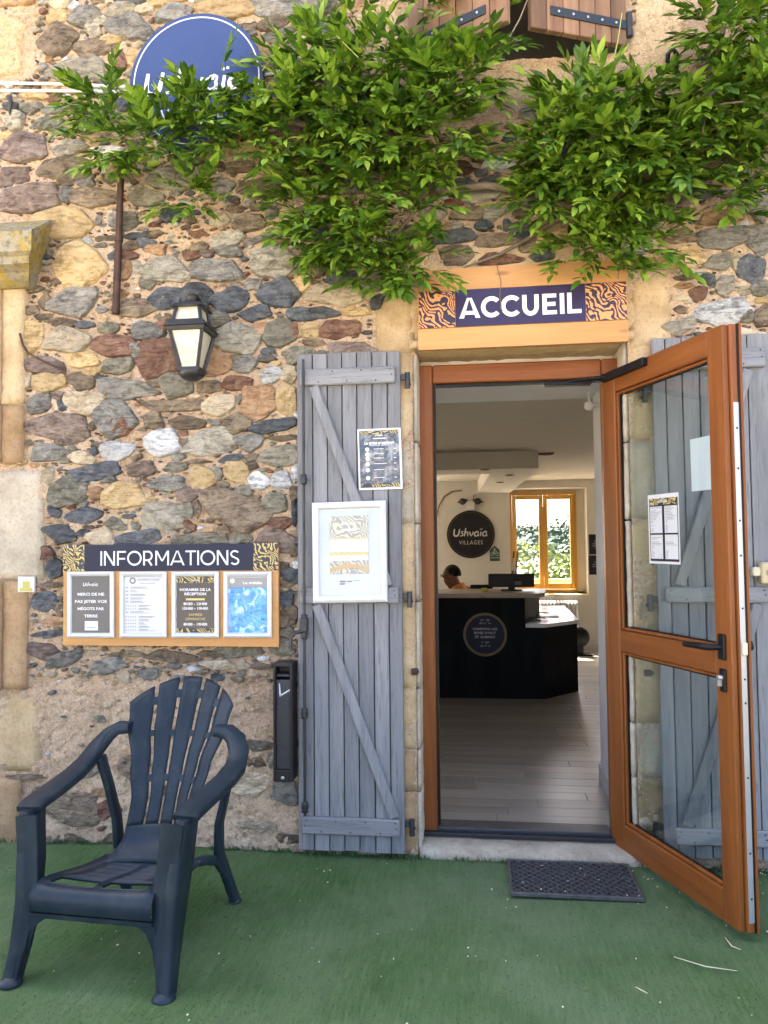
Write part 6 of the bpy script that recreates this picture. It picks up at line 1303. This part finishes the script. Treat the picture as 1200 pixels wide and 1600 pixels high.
# ------------------------------------------------------------------ trees and hill behind the house, seen through the window
t = NT('tree_leaves', .6, 0, .3); c = t.ramp(t.rand(), [(.0, (.022,.045,.008)), (.5, (.055,.095,.014)), (1.0, (.12,.165,.03))]); t.color(c)
def crown(name, label, x, y, z, rx, rz, n, ls, mat, group=None, seed=1):
    T_ = thing(name, label, 'tree', (x, y, 0), 0, group); r = random.Random(seed); q = MB(); cl = [(Vector((r.gauss(0,.5), r.gauss(0,.5), r.gauss(0,.45))), r.uniform(.25,.5)) for _ in range(14)]
    for k in range(n):
        c_, s_ = r.choice(cl); d_ = Vector((r.gauss(0,1), r.gauss(0,1), r.gauss(0,1))).normalized()*s_*r.uniform(.6,1.05); p = c_+d_; p = Vector((x+p.x*rx, y+p.y*rx, z+p.z*rz)); a = Vector((r.uniform(-1,1), r.uniform(-1,1), r.uniform(-.6,.6))).normalized()*ls; b = a.cross(Vector((r.uniform(-1,1),r.uniform(-1,1),r.uniform(-1,1)))).normalized()*ls*.5
        q.add([p-a, p+b, p+a, p-b], [(0,1,2,3)])
    q.build('crown', mat, T_); q = MB(); q.tube([(x,y,-.1),(x+.1,y,z*.5),(x,y+.1,z)], [.22,.16,.08], 8)
    for k in range(4): q.tube([(x,y,z*.6),(x+rx*.5*cos(k*1.6),y+rx*.5*sin(k*1.6),z+.2*rz)], [.09,.03], 6)
    q.build('trunk', m_bark, T_); return T_
for i, (px, Y, ztop, rx, lab) in enumerate(((835,13,1.25,1.7,'sunlit bright green bush outside the left pane of the back window'),(890,12,1.50,1.6,'tall bright green bush outside the right pane of the back window'),(800,16,1.1,2.4,'bright green bush at the left edge of the back window'))):
    p = at(px, 880, Y); crown('garden_tree', lab, p.x, Y, ztop-1.0, rx, .55, 5200, .06, t.m, 'garden bushes behind the house', 30+i)
t2 = NT('hill_leaves', .8, 0, .2); t2.color(t2.ramp(t2.rand(), [(.0, (.022,.045,.032)), (1.0, (.06,.095,.07))]))  # bluish leaf colour paints in the distance haze
V = []; F = []; nx, ny = 60, 20
def hz_(x, y): return -.2+(y-60)*.030+1.0*sin(x*.05+.8)+.6*sin(x*.13+y*.05)+x*.03 if y > 60 else 0
for j in range(ny+1):
    for i in range(nx+1): x = -90+200*i/nx; y = 55+110*j/ny; V.append((x, y, hz_(x, y)-1.5))
for j in range(ny):
    for i in range(nx): a = j*(nx+1)+i; F.append((a, a+1, a+nx+2, a+nx+1))
struct(MB().add(V, F, True).build('hillside', plain('hill_ground', (.08,.11,.05), .95)))
r = random.Random(6); q = MB()
for k in range(900):
    x = r.uniform(-20, 60); y = r.uniform(60, 160); z = hz_(x, y); s_ = r.uniform(1.0,2.0)
    for j in range(34):
        p = Vector((x+r.gauss(0,.5)*s_, y+r.gauss(0,.5)*s_, z+r.gauss(0,.45)*s_)); a = Vector((r.uniform(-1,1),r.uniform(-1,1),r.uniform(-.6,.8))).normalized()*.34; b = a.cross(Vector((r.uniform(-1,1),r.uniform(-1,1),1))).normalized()*.28; q.add([p-a,p+b,p+a,p-b], [(0,1,2,3)])
stuff(tag(q.build('wooded_hill', t2.m), 'green wooded hillside, bluish haze tinted into its leaves, seen through the back window', 'woods'))

# fine print too small to pick apart letter by letter
for o in list(COL.objects):
    if o.parent is not None and o.name.split('.')[0] in ('text_lines','small_logos','card_print','white_print','gold_lettering','gold_lines','black_bands','screws','nails','rivets','print','emblem','cyclist_print') or (o.parent is not None and o.name.startswith('lettering') and o.parent.name.split('.')[0] in ('snap_frame','round_emblem')):
        o['kind'] = 'stuff'
